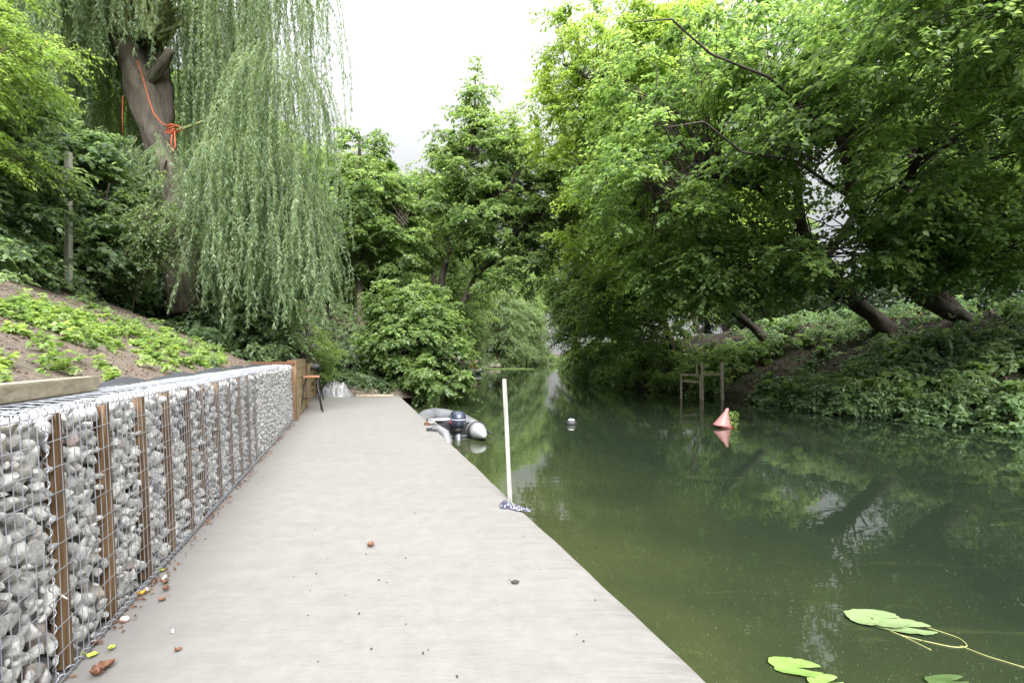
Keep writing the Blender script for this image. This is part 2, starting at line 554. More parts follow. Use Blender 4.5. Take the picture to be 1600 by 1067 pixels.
M['debris'] = plain('dark_debris', (0.045, 0.038, 0.03), 0.8)
M['pile_soil'] = soil_mat('pile_soil', (0.10, 0.085, 0.07), (0.20, 0.17, 0.14), (0.29, 0.25, 0.21))


def cloth_mat():
    m, n, l, bs = mat('blue_white_cloth')
    v = n.new('ShaderNodeTexVoronoi'); v.inputs['Scale'].default_value = 55
    l.new(coords(n, l), v.inputs['Vector'])
    c = ramp(n, l, v.outputs['Distance'], [(0.35, (0.30, 0.305, 0.33)), (0.45, (0.05, 0.053, 0.09))])
    l.new(c, bs.inputs['Base Color']); bs.inputs['Roughness'].default_value = 0.9
    return m


M['cloth'] = cloth_mat()


def water_mat():
    m, n, l, bs = mat('river_water')
    g = coords(n, l)
    # turbid green water, olive over the shallows by the slab, darker out in the stream
    dot = n.new('ShaderNodeVectorMath'); dot.operation = 'DOT_PRODUCT'
    ge = n.new('ShaderNodeNewGeometry')
    l.new(ge.outputs['Position'], dot.inputs[0]); dot.inputs[1].default_value = (DV[0], DV[1], 0)
    e0 = float(O @ DV)
    mp = n.new('ShaderNodeMapRange'); mp.inputs['From Min'].default_value = e0; mp.inputs['From Max'].default_value = e0 + 3.2
    l.new(dot.outputs['Value'], mp.inputs['Value'])
    nz = tex_noise(n, l, 0.9, 5, 0.6, g, 0.3)
    ad = n.new('ShaderNodeMath'); ad.operation = 'MULTIPLY_ADD'; l.new(nz, ad.inputs[0]); ad.inputs[1].default_value = 0.9
    l.new(mp.outputs[0], ad.inputs[2])
    sb = n.new('ShaderNodeMath'); sb.operation = 'SUBTRACT'; l.new(ad.outputs[0], sb.inputs[0]); sb.inputs[1].default_value = 0.45
    c = ramp(n, l, sb.outputs[0], [(0.0, (0.044, 0.052, 0.021)), (0.4, (0.026, 0.036, 0.017)), (0.95, (0.015, 0.023, 0.014))])
    # trailing weed below the surface
    wv = coords(n, l, (2.2, 9, 1), (0, 0, R(25)))
    wm = n.new('ShaderNodeMapRange'); wm.inputs['From Min'].default_value = 0.60; wm.inputs['From Max'].default_value = 0.72
    wm.inputs['To Max'].default_value = 0.5
    l.new(tex_noise(n, l, 0.5, 6, 0.7, wv, 0.8), wm.inputs['Value'])
    c = mixc(n, l, wm.outputs[0], c, (0.06, 0.075, 0.03))
    l.new(c, bs.inputs['Base Color'])
    bs.inputs['Roughness'].default_value = 0.01
    bs.inputs['IOR'].default_value = 1.5
    bs.inputs['Specular IOR Level'].default_value = 0.5
    rv = coords(n, l, (1.0, 2.2, 1), (0, 0, R(20)))
    a = tex_noise(n, l, 2.2, 3, 0.5, rv, 0.4)
    b = tex_noise(n, l, 9, 2, 0.5, rv, 0.2)
    k = tex_noise(n, l, 0.25, 2, 0.5, g)
    s = n.new('ShaderNodeMath'); s.operation = 'MULTIPLY_ADD'; l.new(b, s.inputs[0]); s.inputs[1].default_value = 0.10; l.new(a, s.inputs[2])
    s2 = n.new('ShaderNodeMath'); s2.operation = 'MULTIPLY'; l.new(s.outputs[0], s2.inputs[0]); l.new(k, s2.inputs[1])
    bump(n, l, s2.outputs[0], 0.04, 0.05, bs)
    return m


M['water'] = water_mat()

# ------------------------------------------------------------------ river shape
XR = np.array([(-60, 26), (-20, 17), (0, 12.6), (5, 11.6), (10.3, 10.5), (11.4, 10.0), (13.5, 8.9), (18, 8.3), (22, 7.1), (23.6, 6.1), (34.7, 4.7), (60, 6.3), (88, 10.2), (100, 12), (400, 40)], float)
XL = np.array([(14, -3.0), (15.2, -3.2), (22, -3.8), (30, -4.4), (45, -4.2), (60, -1.2), (66, 0), (75, 4), (88, 8.6), (93, 10.5), (97, 30), (400, 60)], float)


def xr(Y): return np.interp(Y, XR[:, 0], XR[:, 1]) + 0.18 * np.sin(Y * 1.7) + 0.1 * np.sin(Y * 4.1)
def xl(Y): return np.interp(Y, XL[:, 0], XL[:, 1])
def xw(Y): return -1.11 - 0.309 * Y           # foot line of the stone baskets


def nz2(X, Y, s, seed=0.0):
    X = np.asarray(X, float); Y = np.asarray(Y, float)
    v = np.zeros_like(X)
    for i, (a, b, c, d) in enumerate(((1, .3, 1.3, .2), (-.6, 1.1, 2.1, 1.7), (1.7, -1.2, .7, 3.1), (2.3, 2.1, 4.4, .4), (-3.1, 1.6, 2.2, 5.0))):
        v += np.sin((a * X + b * Y) * s + c + seed) * np.cos((d * .4 * X - a * Y) * s * .8 + b + seed) / (i + 1.3)
    return v * 0.5


def hR(d, X, Y):
    z = np.interp(d, [-3, 0, 0.15, 1.2, 3.0, 4.6, 8, 20, 60, 300], [-1.6, -0.5, -0.18, 0.35, 1.35, 2.25, 2.8, 3.6, 4.2, 4.5])
    far = np.clip((Y - 26) / 30, 0, 1)
    z = z * (1 - far) + np.minimum(z, 0.5 + 0.02 * np.clip(d, 0, 40)) * far
    return z + nz2(X, Y, 1.1) * 0.22 * np.clip(d / 1.5, 0, 1) + nz2(X, Y, 3.7, 2) * 0.12 * np.clip(d, 0, 1) + nz2(X, Y, 9.3, 5) * 0.05 * np.clip(d, 0, 1) + (np.abs(nz2(X + Y * .6, Y, 2.6, 7)) - .2) * .45 * np.clip(d, 0, 1) * np.clip((5 - d), 0, 1)


def hL(w_, X, Y):
    z = np.interp(w_, [0.3, 0.45, 3.2, 3.7, 12, 40, 300], [0.88, 0.95, 2.2, 2.38, 2.9, 3.4, 3.6])
    f = np.clip((Y - 9.2) / 6, 0, 1) ** 0.8
    z = z * (1 - f) + (0.35 + 0.06 * np.clip(w_, 0, 30)) * f
    return z + nz2(X, Y, 1.5, 1) * 0.05 * np.clip(w_ - .4, 0, 1) + nz2(X, Y, 6, 3) * 0.025 * np.clip(w_ - .5, 0, 1)


def hL2(d, X, Y):
    z = np.interp(d, [-2, 0, 0.3, 1.5, 6, 40, 300], [-1.5, -0.5, -0.2, 0.15, 0.6, 1.6, 2.5])
    z = np.where(Y < 15.23, -1.2, z)
    return z + nz2(X, Y, 1.1) * 0.08 * np.clip(d, 0, 1)


def ground_R(X, Y): return float(hR(np.array([X - xr(Y)]), np.array([X]), np.array([Y]))[0])
def ground_L(X, Y):
    if Y > 15.2: return float(hL2(np.array([xl(Y) - X]), np.array([X]), np.array([Y]))[0])
    return float(hL(np.array([(xw(Y) - X) / 1.047]), np.array([X]), np.array([Y]))[0])


def sheet(name, Ys, cols, fx, fz, m):
    Yg, Cg = np.meshgrid(Ys, cols, indexing='ij')
    X = fx(Yg, Cg)
    Z = fz(Cg, X, Yg)
    V = np.stack([X, Yg, Z], -1).reshape(-1, 3)
    a, b = len(Ys), len(cols)
    i = (np.arange(a - 1)[:, None] * b + np.arange(b - 1)[None]).ravel()
    F = np.stack([i, i + 1, i + b + 1, i + b], -1)
    if np.sign((X[0, -1] - X[0, 0])) < 0: F = F[:, ::-1]
    o = link(name, mesh_np(name, V, F, smooth=True), None, [m])
    return tag(o, kind='structure')


def cat_(*a): return np.concatenate([np.asarray(x, float) for x in a])


# ------------------------------------------------------------------ setting
sheet('ground', cat_(np.arange(-30, 0, 1.5), np.arange(0, 12, 0.12), np.arange(12, 16.1, 0.4)), cat_([0.3, 0.42], np.arange(0.5, 4.5, 0.07), np.arange(4.6, 14, 0.5), [18, 25, 40, 80, 300]),
      lambda Y, C: xw(Y) - 1.047 * C, hL, M['soil_left'])
sheet('ground_far_bank', cat_([15.22, 15.25], np.arange(15.5, 40, 0.4), np.arange(40, 110, 2.0), [130, 180, 260, 400]), cat_([-2, -1, -0.4, 0], np.arange(0.15, 3, 0.2), np.arange(3.2, 14, 0.8), [18, 25, 40, 80, 300]),
      lambda Y, C: xl(Y) - C, hL2, M['pile_soil'])
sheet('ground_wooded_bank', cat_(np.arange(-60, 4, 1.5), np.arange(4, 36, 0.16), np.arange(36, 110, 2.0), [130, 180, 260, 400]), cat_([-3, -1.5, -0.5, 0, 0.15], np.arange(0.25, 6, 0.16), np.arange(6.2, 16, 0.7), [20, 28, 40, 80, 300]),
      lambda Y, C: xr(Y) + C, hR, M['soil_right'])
me = mesh_np('riverbed', [(-400, -100, -1.7), (400, -100, -1.7), (400, 500, -1.7), (-400, 500, -1.7)], [[0, 1, 2, 3]])
tag(link('riverbed', me, None, [M['riverbed']]), kind='structure')
me = mesh_np('water', [(-30, -60, WATER), (60, -60, WATER), (60, 140, WATER), (-30, 140, WATER)], [[0, 1, 2, 3]])
tag(link('water', me, None, [M['water']]), kind='structure')

# concrete landing stage: one slab, its water edge a little wavy, with a narrow rounded lip
us = np.arange(-6, 13.801, 0.1)
us[-1] = 13.8
edge = 0.004 * np.sin(us * 1.9) + 0.003 * np.sin(us * 5.3) + 0.002 * np.sin(us * 13.0)
prof = [(-2.95, 0.0), (-2.36, 0.0), (-1.5, 0.0), (-0.6, 0.0), (-0.12, 0.0), (-0.08, -0.002), (-0.04, -0.007), (-0.012, -0.016), (0.0, -0.035), (0.004, -0.22), (0.0, -1.6)]
V, F = [], []
for i, u in enumerate(us):
    for j, (v, z) in enumerate(prof):
        zz = z + (0.004 * math.sin(u * 0.9 + v * 1.7) if j < 5 else 0)
        V.append(dk(u, v + edge[i] * (1 if j > 5 else 0), zz))
nP = len(prof)
for i in range(len(us) - 1):
    for j in range(nP - 1):
        a = i * nP + j
        F.append((a, a + 1, a + nP + 1, a + nP))
me = bpy.data.meshes.new('dock')
F.append(tuple((len(us) - 1) * nP + j for j in range(nP)))
me.from_pydata(V, [], F); me.update()
bm = bmesh.new(); bm.from_mesh(me); bmesh.ops.recalc_face_normals(bm, faces=bm.faces); bm.to_mesh(me); bm.free()
dock = link('dock', me, None, [M['concrete']])
tag(dock, 'long pale grey concrete landing stage along the water', 'dock')
if me.polygons[5].normal.z < 0: me.flip_normals()

# ------------------------------------------------------------------ gabion wall
HW = 1.03
WV = -2.365          # front face
wall = empty('gabion_wall', dk(0, WV, 0), 'long wall of wire baskets filled with pale stones beside the concrete', 'stone wall')
BAT = 0.04


def wp(u, d, z):
    """wall coordinates: along, depth behind the front face, height"""
    return np.array(dk(u, WV - d - BAT * z / HW, z))


U0, U1 = -0.9, 8.8
# stones: darts with shrinking radii on the face, three layers deep
def ico(sub):
    b = bmesh.new(); bmesh.ops.create_icosphere(b, subdivisions=sub, radius=1)
    v = np.array([x.co[:] for x in b.verts]); f = np.array([[q.index for q in p.verts] for p in b.faces]); b.free()
    return v, f


def stone_shape(sub, seed):
    r = np.random.default_rng(seed)
    v, f = ico(sub)
    v = v.copy()
    for _ in range(11):                 # facets cut by random planes
        nrm = unit(r.normal(size=3)); h = r.uniform(0.45, 0.8)
        d = v @ nrm - h
        v -= np.where(d > 0, d, 0)[:, None] * nrm * 0.95
    off = r.uniform(0, 50, 3)
    k = np.array([noise.noise(Vector(p * 1.7 + off)) for p in v])
    k2 = np.array([noise.noise(Vector(p * 4.5 + off)) for p in v])
    v *= (1 + 0.12 * k + 0.12 * k2)[:, None]
    v *= np.array([r.uniform(0.95, 1.2), r.uniform(0.8, 1.0), r.uniform(0.8, 1.0)])
    return v, f


def hull_shape(npts, seed):
    r = np.random.default_rng(seed)
    p = unit(r.normal(size=(npts, 3))) * r.uniform(.8, 1.15, (npts, 1)) * np.array([r.uniform(1.0, 1.3), r.uniform(.75, 1.0), r.uniform(.75, 1.0)])
    b = bmesh.new()
    for q in p: b.verts.new(q)
    h = bmesh.ops.convex_hull(b, input=b.verts)
    bmesh.ops.delete(b, geom=list({g for g in h['geom_interior'] + h['geom_unused'] if isinstance(g, bmesh.types.BMVert)}), context='VERTS')
    bmesh.ops.bevel(b, geom=list(b.edges), offset=.07, segments=1, affect='EDGES')
    bmesh.ops.triangulate(b, faces=b.faces)
    bmesh.ops.recalc_face_normals(b, faces=b.faces)
    b.verts.index_update()
    v = np.array([x.co[:] for x in b.verts]); f = np.array([[q.index for q in t.verts] for t in b.faces]); b.free()
    off = r.uniform(0, 50, 3)
    v *= (1 + .16 * np.array([noise.noise(Vector(q * 2.2 + off)) for q in v]))[:, None]
    return v, f


shapes = [hull_shape(13, 100 + i) if i % 3 else stone_shape(2, 100 + i) for i in range(22)]
shapes_lo = [stone_shape(1, 200 + i) for i in range(12)]
shape_me = [mesh_np('stone', v, f, smooth=False) for v, f in shapes]
for me in shape_me: me.materials.append(M['stone'])


def pack(u0, u1, z0, z1, radii, tries, r_):
    pts = np.zeros((0, 3))
    for rad in radii:
        c = np.stack([r_.uniform(u0, u1, tries), r_.uniform(z0 + rad * .7, z1 - rad * .7, tries), np.full(tries, rad) * r_.uniform(0.85, 1.12, tries)], 1)
        for p in c:
            if len(pts):
                d = np.hypot(pts[:, 0] - p[0], pts[:, 1] - p[1]) - (pts[:, 2] + p[2]) * 0.77
                if d.min() < 0: continue
            pts = np.vstack([pts, p])
    return pts


front = []
for a in np.arange(U0, U1, 0.9):
    b = min(a + 0.9, U1)
    p = pack(a + .01, b - .005, 0.0, HW, [0.045, 0.038, 0.031, 0.025, 0.019, 0.015], 520, rng)
    front.append(p)
front = np.concatenate(front)
posts_u = np.array([(y - 1.244) / 0.9554 for y in (1.62, 2.03, 2.42, 2.83, 3.21, 3.59, 3.97, 4.38, 4.8, 5.2, 5.6, 6.02)])
keep = np.ones(len(front), bool)
for pu in posts_u: keep &= (np.abs(front[:, 0] - pu) > 0.028 + front[:, 2] * 0.35)
front = front[keep]
back = []
for a in np.arange(U0, U1, 0.9):
    back.append(pack(a, min(a + 0.9, U1), 0.0, HW, [0.06, 0.045, 0.035], 160, rng))
back = np.concatenate(back)
# the stones that show largest become parts of their own
size = np.where(front[:, 0] > 0.3, front[:, 2] / (front[:, 0] + 1.3), 0)
order = np.argsort(-size)
near = set(order[:299].tolist())


def rot_rand(r_):
    q = unit(r_.normal(size=4)); a, b, c, d = q
    return np.array([[1 - 2 * (c * c + d * d), 2 * (b * c - a * d), 2 * (b * d + a * c)], [2 * (b * c + a * d), 1 - 2 * (b * b + d * d), 2 * (c * d - a * b)], [2 * (b * d - a * c), 2 * (c * d + a * b), 1 - 2 * (b * b + c * c)]])


wall_inv = Matrix.LocRotScale(wall.location, wall.rotation_euler, wall.scale).inverted()
V, F, nv = [], [], 0
for i, (u, z, r_) in enumerate(front):
    dpt = 0.014 + r_ * 0.95 + rng.uniform(0, 0.012)
    p = wp(u, dpt, z); Rm = rot_rand(rng)
    if i in near:
        o = bpy.data.objects.new('stone', shape_me[rng.integers(0, len(shape_me))])
        COL.objects.link(o); o.parent = wall
        o.matrix_local = wall_inv @ (Matrix.Translation(Vector(p)) @ Matrix(Rm.tolist()).to_4x4() @ Matrix.Scale(r_ * 1.2, 4))
    else:
        v, f = (shapes_lo if u > 5.2 or u < .2 else shapes[10:])[rng.integers(0, 12)]
        V.append(v @ Rm.T * r_ * 1.2 + p); F.append(f + nv); nv += len(v)
for (u, z, r_) in back:
    p = wp(u, 0.10 + rng.uniform(0, 0.02), z); v, f = shapes_lo[rng.integers(0, 12)]
    V.append(v @ rot_rand(rng).T * r_ * 1.2 + p); F.append(f + nv); nv += len(v)
# top layer
tu = np.arange(U0, U1, 0.075)
for u in tu:
    for d in np.arange(0.05, 0.45, 0.08):
        rr = rng.uniform(0.03, 0.05); p = wp(u + rng.uniform(-.02, .02), d + rng.uniform(-.02, .02), HW - .012 - rr * 1.3); v, f = shapes_lo[rng.integers(0, 12)]
        V.append(v @ rot_rand(rng).T * rr + p); F.append(f + nv); nv += len(v)
V = np.concatenate(V); F = np.concatenate(F)
tag(link('stone_fill', mesh_np('stone_fill', V, F, smooth=False), wall, [M['stone']]), kind='stuff')
# dark block added behind the stones: gaps read dark, nothing shows through
b = MB()
c = [wp(U0, .16, .01), wp(U1, .16, .01), wp(U1, .46, .01), wp(U0, .46, .01), wp(U0, .16, HW - .12), wp(U1, .16, HW - .12), wp(U1, .46, HW - .12), wp(U0, .46, HW - .12)]
b.add(c, [(0, 1, 2, 3), (4, 5, 6, 7), (0, 1, 5, 4), (1, 2, 6, 5), (2, 3, 7, 6), (3, 0, 4, 7)])
b.build('dark_core', M['fabric_black'], wall)
# wooden battens
for pu in posts_u:
    b = MB()
    lean = rng.uniform(-.006, .006)
    c0, c1 = wp(pu - lean, 0.034, 0.01), wp(pu + lean, 0.034, HW - 0.015)
    az = unit(c1 - c0); ax = np.array([DH[0], DH[1], 0]); ay = unit(np.cross(az, ax))
    b.box((c0 + c1) / 2, (0.046, 0.05, np.linalg.norm(c1 - c0)), ax, ay, az)
    b.build('batten', M['batten'], wall, bevel=0.003)


# wire baskets: vertical wires every 5 cm, cross wires every 10 cm, coiled wires along the seams
def wires(P_list, r_, n=5):
    b = MB()
    for P in P_list:
        V_, F_ = tube(P, r_, n); b.add(V_, F_)
    return b


seams = [0.70, 2.78, 4.9, 6.9]
starts = [U0] + seams + [U1]
for a, c in zip(starts[:-1], starts[1:]):
    L_ = []
    for u in np.arange(a + 0.005, c, 0.05 if a < 4 else 0.1):
        j = rng.uniform(-.003, .003, 4)
        L_.append([wp(u + j[0], 0.0 + j[1] * .7, 0.0), wp(u + j[2] * 1.3, -0.002, 0.5), wp(u + j[3], 0.0, HW)])
    for z in np.arange(0.02, HW + .01, 0.1):
        L_.append([wp(u, -0.006 + 0.003 * math.sin(u * 7 + z * 20), z + 0.004 * math.sin(u * 5 + z * 9)) for u in np.arange(a, c + .01, 0.25)])
    for u in np.arange(a + 0.005, c, 0.1):     # lid
        L_.append([wp(u, 0, HW), wp(u, 0.2, HW + 0.012), wp(u, 0.43, HW)])
    for d in np.arange(0.1, 0.45, 0.1):
        L_.append([wp(u, d, HW + 0.006 + .006 * math.sin(u * 6 + d * 30)) for u in np.arange(a, c + .01, 0.25)])
    wires(L_, 0.0021 if a < 4 else 0.0015, 4).build('wire_mesh', M['wire'], wall)


def helix(p0, p1, rad, pitch, phase=0):
    p0, p1 = np.array(p0), np.array(p1); L = np.linalg.norm(p1 - p0); t = (p1 - p0) / L
    a = unit(np.cross(t, np.array([0.3, 0.5, 0.8]))); b_ = np.cross(t, a)
    s = np.arange(0, L, pitch / 9)
    an = s / pitch * 2 * np.pi + phase
    return p0 + t * s[:, None] + (a * np.cos(an)[:, None] + b_ * np.sin(an)[:, None]) * rad


for su in seams[:3]:
    wires([helix(wp(su, 0.0, 0), wp(su, 0.0, HW), 0.009, 0.06)], 0.0021, 4).build('coiled_wire', M['wire'], wall)
wires([helix(wp(-.5, 0.01, HW), wp(7, 0.01, HW), 0.02, 0.055)], 0.0023, 4).build('coiled_wire', M['wire'], wall)
wires([helix(wp(-.5, 0.0, 0.014), wp(7, 0.0, 0.014), 0.014, 0.06)], 0.0022, 4).build('coiled_wire', M['wire'], wall)
# twigs caught in the wire
b = MB(); b.tube([at(72, 917, 2.0), at(88, 925, 1.98), at(105, 935, 1.95)], [0.004, 0.0045, 0.003], 6)
tag(b.build('twig', M['grey_wood']), 'short brown twig stuck through the wire by the first dark batten', 'twig')

# black membrane flap between baskets and soil
cols = np.arange(U0, U1, 0.12)
V = []
for i, u in enumerate(cols):
    for j, d in enumerate((0.40, 0.46, 0.54, 0.62)):
        V.append(wp(u, d + .015 * math.sin(u * 9 + j), HW - 0.03 + (0.02, 0.055, 0.03, -0.05)[j] * (1 + .5 * math.sin(u * 5 + j)) + rng.uniform(-.006, .006)))
F = [(i * 4 + j, i * 4 + j + 1, i * 4 + j + 5, i * 4 + j + 4) for i in range(len(cols) - 1) for j in range(3)]
o = link('membrane', mesh_np('membrane', V, F, smooth=True), None, [M['fabric_black']])
tag(o, 'black sheet membrane crumpled along the back of the stone wall', 'membrane')

# squared timber lying on the baskets
b = MB()
p0, p1 = wp(-2.5, 0.27, 1.083), wp(1.80, 0.31, 1.083)
b.box((p0 + p1) / 2, (np.linalg.norm(p1 - p0), 0.1, 0.078), unit(p1 - p0), unit(np.cross([0, 0, 1], p1 - p0)))
tag(b.build('timber_beam', M['beam'], bevel=0.006), 'weathered squared timber lying on top of the stone baskets', 'timber')

# ------------------------------------------------------------------ plank retaining wall beyond the baskets
pw = empty('plank_wall', dk(10, WV, 0), 'low retaining wall of new yellow planks at the end of the stone baskets', 'plank wall')


def plank_section(u0, u1, v, h, n):
    for k in range(n):
        b = MB(); hh = h / n
        c = (np.array(dk(u0, v, hh * (k + .5))) + np.array(dk(u1, v, hh * (k + .5)))) / 2
        b.box(c, (u1 - u0, 0.035, hh - 0.008), (*DH, 0), (*DV, 0))
        b.build('plank', M['plank'], pw, bevel=0.003)


plank_section(9.02, 10.9, -2.37, 1.13, 6)
plank_section(10.95, 13.6, -2.40, 0.98, 5)
for u, v, h in ((8.93, -2.39, 1.16), (10.92, -2.37, 1.05), (13.62, -2.37, 1.0)):
    b = MB(); b.box(dk(u, v, h / 2), (0.07 if u > 9 else .03, 0.09, h), (*DH, 0), (*DV, 0)); b.build('post', M['steel_dark'] if u < 9 else M['batten'], pw, bevel=.003)
b = MB(); b.box(dk(8.84, -2.42, .56), (0.05, 0.16, 1.12), (*DH, 0), (*DV, 0)); b.build('end_board', M['batten'], pw, bevel=.003)
b = MB(); b.box(dk(8.8, -2.75, 1.07), (0.04, 0.75, 0.05), (*DH, 0), (*DV, 0)); b.build('cap_rail', M['rust'], pw)


# ------------------------------------------------------------------ bar stools
def stool(name, loc, rz, label, seat_m, h=0.78, s=0.34, round_=False):
    t = empty(name, loc, label, 'bar stool', 'bar stools by the plank wall', rz)
    mw = Matrix.Translation(Vector(loc)) @ Matrix.Rotation(rz, 4, 'Z')
    W = lambda x, y, z: np.array(mw @ Vector((x, y, z)))
    b = MB()
    b.box(W(0, 0, h - .018), (s, s, .036), mw.to_3x3() @ Vector((1, 0, 0)), mw.to_3x3() @ Vector((0, 1, 0)))
    b.build('seat', seat_m, t, bevel=.008)
    for x in (-1, 1):
        for y in (-1, 1):
            b = MB(); b.tube([W(x * s * .30, y * s * .30, h - .04), W(x * s * .68, y * s * .68, 0.006)], .015, 7); b.build('leg', M['steel_dark'], t, smooth=True)
    k = .30 + .38 * (1 - .28 / h)
    q = [(-1, -1), (1, -1), (1, 1), (-1, 1)]
    for i in range(4):
        a, c = q[i], q[(i + 1) % 4]
        b = MB(); b.tube([W(a[0] * s * k, a[1] * s * k, .28), W(c[0] * s * k, c[1] * s * k, .28)], .009, 6); b.build('foot_rail', M['steel_dark'], t, smooth=True)
    return t


p = on_z(486, 643)
stool('bar_stool', (p[0], p[1], 0), R(24), 'bar stool with reddish wooden seat and splayed dark legs, nearer of the two', M['seat_wood'], .77, .33)
p = on_z(491, 626)
stool('bar_stool', (p[0] - .02, p[1], 0), R(12), 'bar stool with black seat tucked behind the reddish wooden one', M['rubber_black'], .86, .32)
b = MB()
cxy = p
b.box((cxy[0] - .02, cxy[1], .875 + .045), (.26, .22, .09)); o = b.build('cushion', M['tarp'], bevel=.02)
tag(o, 'pale grey folded cushion resting on the black bar stool', 'cushion')

# ------------------------------------------------------------------ heap with plastic sheet, board at the end of the slab
def mound(name, c, rx, ry, h, m, seed, n=40, crease=0.0, rz=0.0):
    t = np.linspace(0, 2 * np.pi, n * 2, endpoint=False); s = np.linspace(0, 1, n)
    V = []
    for q in s:
        for a in t:
            x, y = q * math.cos(a), q * math.sin(a)
            X, Y = rx * x, ry * y
            zz = h * (math.cos(q * math.pi / 2) ** 1.1)
            nn = noise.noise(Vector((X * 2.2 + seed, Y * 2.2, 0)))
            n2 = abs(noise.noise(Vector((X * 5 + seed, Y * 5, 3)))) + .5 * abs(noise.noise(Vector((X * 11 + seed, Y * 11, 7))))
            zz += (nn * h * .5 + (n2 - .25) * crease) * (1 - q ** 4)
            V.append((c[0] + X * math.cos(rz) - Y * math.sin(rz), c[1] + X * math.sin(rz) + Y * math.cos(rz), c[2] + max(zz, 0) - .01 * q))
    k = len(t)
    F = [(i * k + j, i * k + (j + 1) % k, (i + 1) * k + (j + 1) % k, (i + 1) * k + j) for i in range(n - 1) for j in range(k)]
    return link(name, mesh_np(name, V, F, smooth=True), None, [m])


p = on_z(560, 618)
tag(mound('soil_heap', (p[0] - .1, p[1] + 1.1, -.1), 1.9, .9, .55, M['pile_soil'], 3, crease=.1), 'low heap of brown earth beyond the end of the concrete', 'earth heap')
p = on_z(526, 619)
tag(mound('plastic_sheet', (p[0] - .1, p[1] + .1, .0), .55, .40, .42, M['tarp'], 9, 60, .30), 'crumpled grey plastic sheet draped over earth at the end of the concrete', 'plastic sheet')
b = MB(); c = np.array(dk(13.62, -.72, .035)); b.box(c, (1.05, .1, .06), (1, .07, 0), (-.07, 1, 0))
tag(b.build('board', M['beam'], bevel=.004), 'pale wooden board lying across the far end of the concrete', 'board')

# ------------------------------------------------------------------ inflatable dinghy
boat = empty('inflatable_dinghy', (-1.1, 10.0, WATER), 'grey inflatable dinghy with outboard motor moored beside the concrete', 'boat', rz=0)
bd = unit(np.array([-.36, 1.0])); bs_ = np.array([bd[1], -bd[0]])


def bt(a, s, z): return np.array([-1.12 + bd[0] * a + bs_[0] * s, 10.0 + bd[1] * a + bs_[1] * s, WATER + z - .04])


# port and starboard tubes meet at the raised bow
for s, nm in ((-1, 'port'), (1, 'starboard')):
    P = [bt(-.62, s * .42, .15), bt(-.60, s * .42, .15), bt(-.46, s * .42, .155), bt(-.26, s * .42, .16), bt(-.12, s * .42, .165), bt(.4, s * .43, .17), bt(1.0, s * .42, .19), bt(1.5, s * .36, .2), bt(1.85, s * .22, .23), bt(2.02, s * .0, .26)]
    r_ = [.03, .05, .10, .155, .185, .19, .19, .185, .175, .17]
    b = MB(); b.tube(P[:5], r_[:5], 20); b.build('tube_cone', M['tube_pale'] if s > 0 else M['tube_grey'], boat, smooth=True)
    b = MB(); b.tube(P[4:], r_[4:], 20); b.build('tube', M['tube_grey'], boat, smooth=True)
    b = MB(); b.tube([bt(-.13, s * .42, .17), bt(-.09, s * .42, .17)], .193, 20); b.build('seam_band', M['rubber_black'], boat, smooth=True)
    b = MB(); b.tube([bt(-.5, s * .61, .16), bt(0, s * .62, .17), bt(.6, s * .63, .17), bt(1.2, s * .6, .2)], .02, 8); b.build('rubbing_strake', M['rubber_black'], boat, smooth=True)
b = MB(); b.box(bt(.05, 0, .16), (.7, .035, .34), (*bs_, 0), (*bd, 0)); b.build('transom', M['rubber_black'], boat, bevel=.006)
b = MB(); b.box(bt(.85, 0, .07), (.62, 1.7, .04), (*bs_, 0), (*bd, 0)); b.build('floor', M['tube_grey'], boat)
b = MB(); b.box(bt(.55, 0, .34), (.75, .22, .03), (*bs_, 0), (*bd, 0)); b.build('seat_board', M['decal_white'], boat, bevel=.008)
# outboard
mot = bt(-.16, .02, 0)
def lathe_box(c, prof_, ax, ay, n=18, pw_=2.6):
    V = []
    a = np.arange(n) / n * 2 * np.pi
    ca = np.sign(np.cos(a)) * np.abs(np.cos(a)) ** (2 / pw_); sa = np.sign(np.sin(a)) * np.abs(np.sin(a)) ** (2 / pw_)
    for (rx, ry, z, dy) in prof_:
        V += [np.array(c) + ax * (rx * ca[i]) + ay * (ry * sa[i] + dy) + np.array([0, 0, z]) for i in range(n)]
    m_ = len(prof_)
    F = [(i * n + j, i * n + (j + 1) % n, (i + 1) * n + (j + 1) % n, (i + 1) * n + j) for i in range(m_ - 1) for j in range(n)]
    V.append(np.mean(V[:n], 0)); F += [(j, (j + 1) % n, len(V) - 1, len(V) - 1) for j in range(n)]
    V.append(np.mean(V[(m_ - 1) * n:m_ * n], 0)); F += [((m_ - 1) * n + j, (m_ - 1) * n + (j + 1) % n, len(V) - 1, len(V) - 1) for j in range(n)]
    return V, F


AX, AY = np.array([*bs_, 0]), np.array([*bd, 0])
b = MB(); b.add(*lathe_box(mot, [(.035, .09, -.5, -.05), (.04, .09, -.1, -.03), (.055, .10, .2, 0)], AX, AY)); motor = b.build('outboard_motor', M['engine_leg'], boat, smooth=True)
b = MB(); b.add(*lathe_box(mot, [(.10, .14, .27, 0), (.135, .20, .32, -.02), (.145, .215, .42, -.03), (.14, .205, .50, -.03), (.115, .17, .56, -.02), (.05, .09, .585, 0)], AX, AY)); cowl = b.build('engine_cowl', M['engine'], motor, smooth=True)
b = MB(); b.add(*lathe_box(mot, [(.147, .217, .425, -.03), (.147, .217, .445, -.03)], AX, AY)); b.build('stripe', M['decal_white'], motor, smooth=True)
b = MB(); b.add(*lathe_box(mot, [(.095, .13, .18, 0), (.10, .14, .27, 0)], AX, AY)); b.build('engine_base', M['rubber_black'], motor, smooth=True)
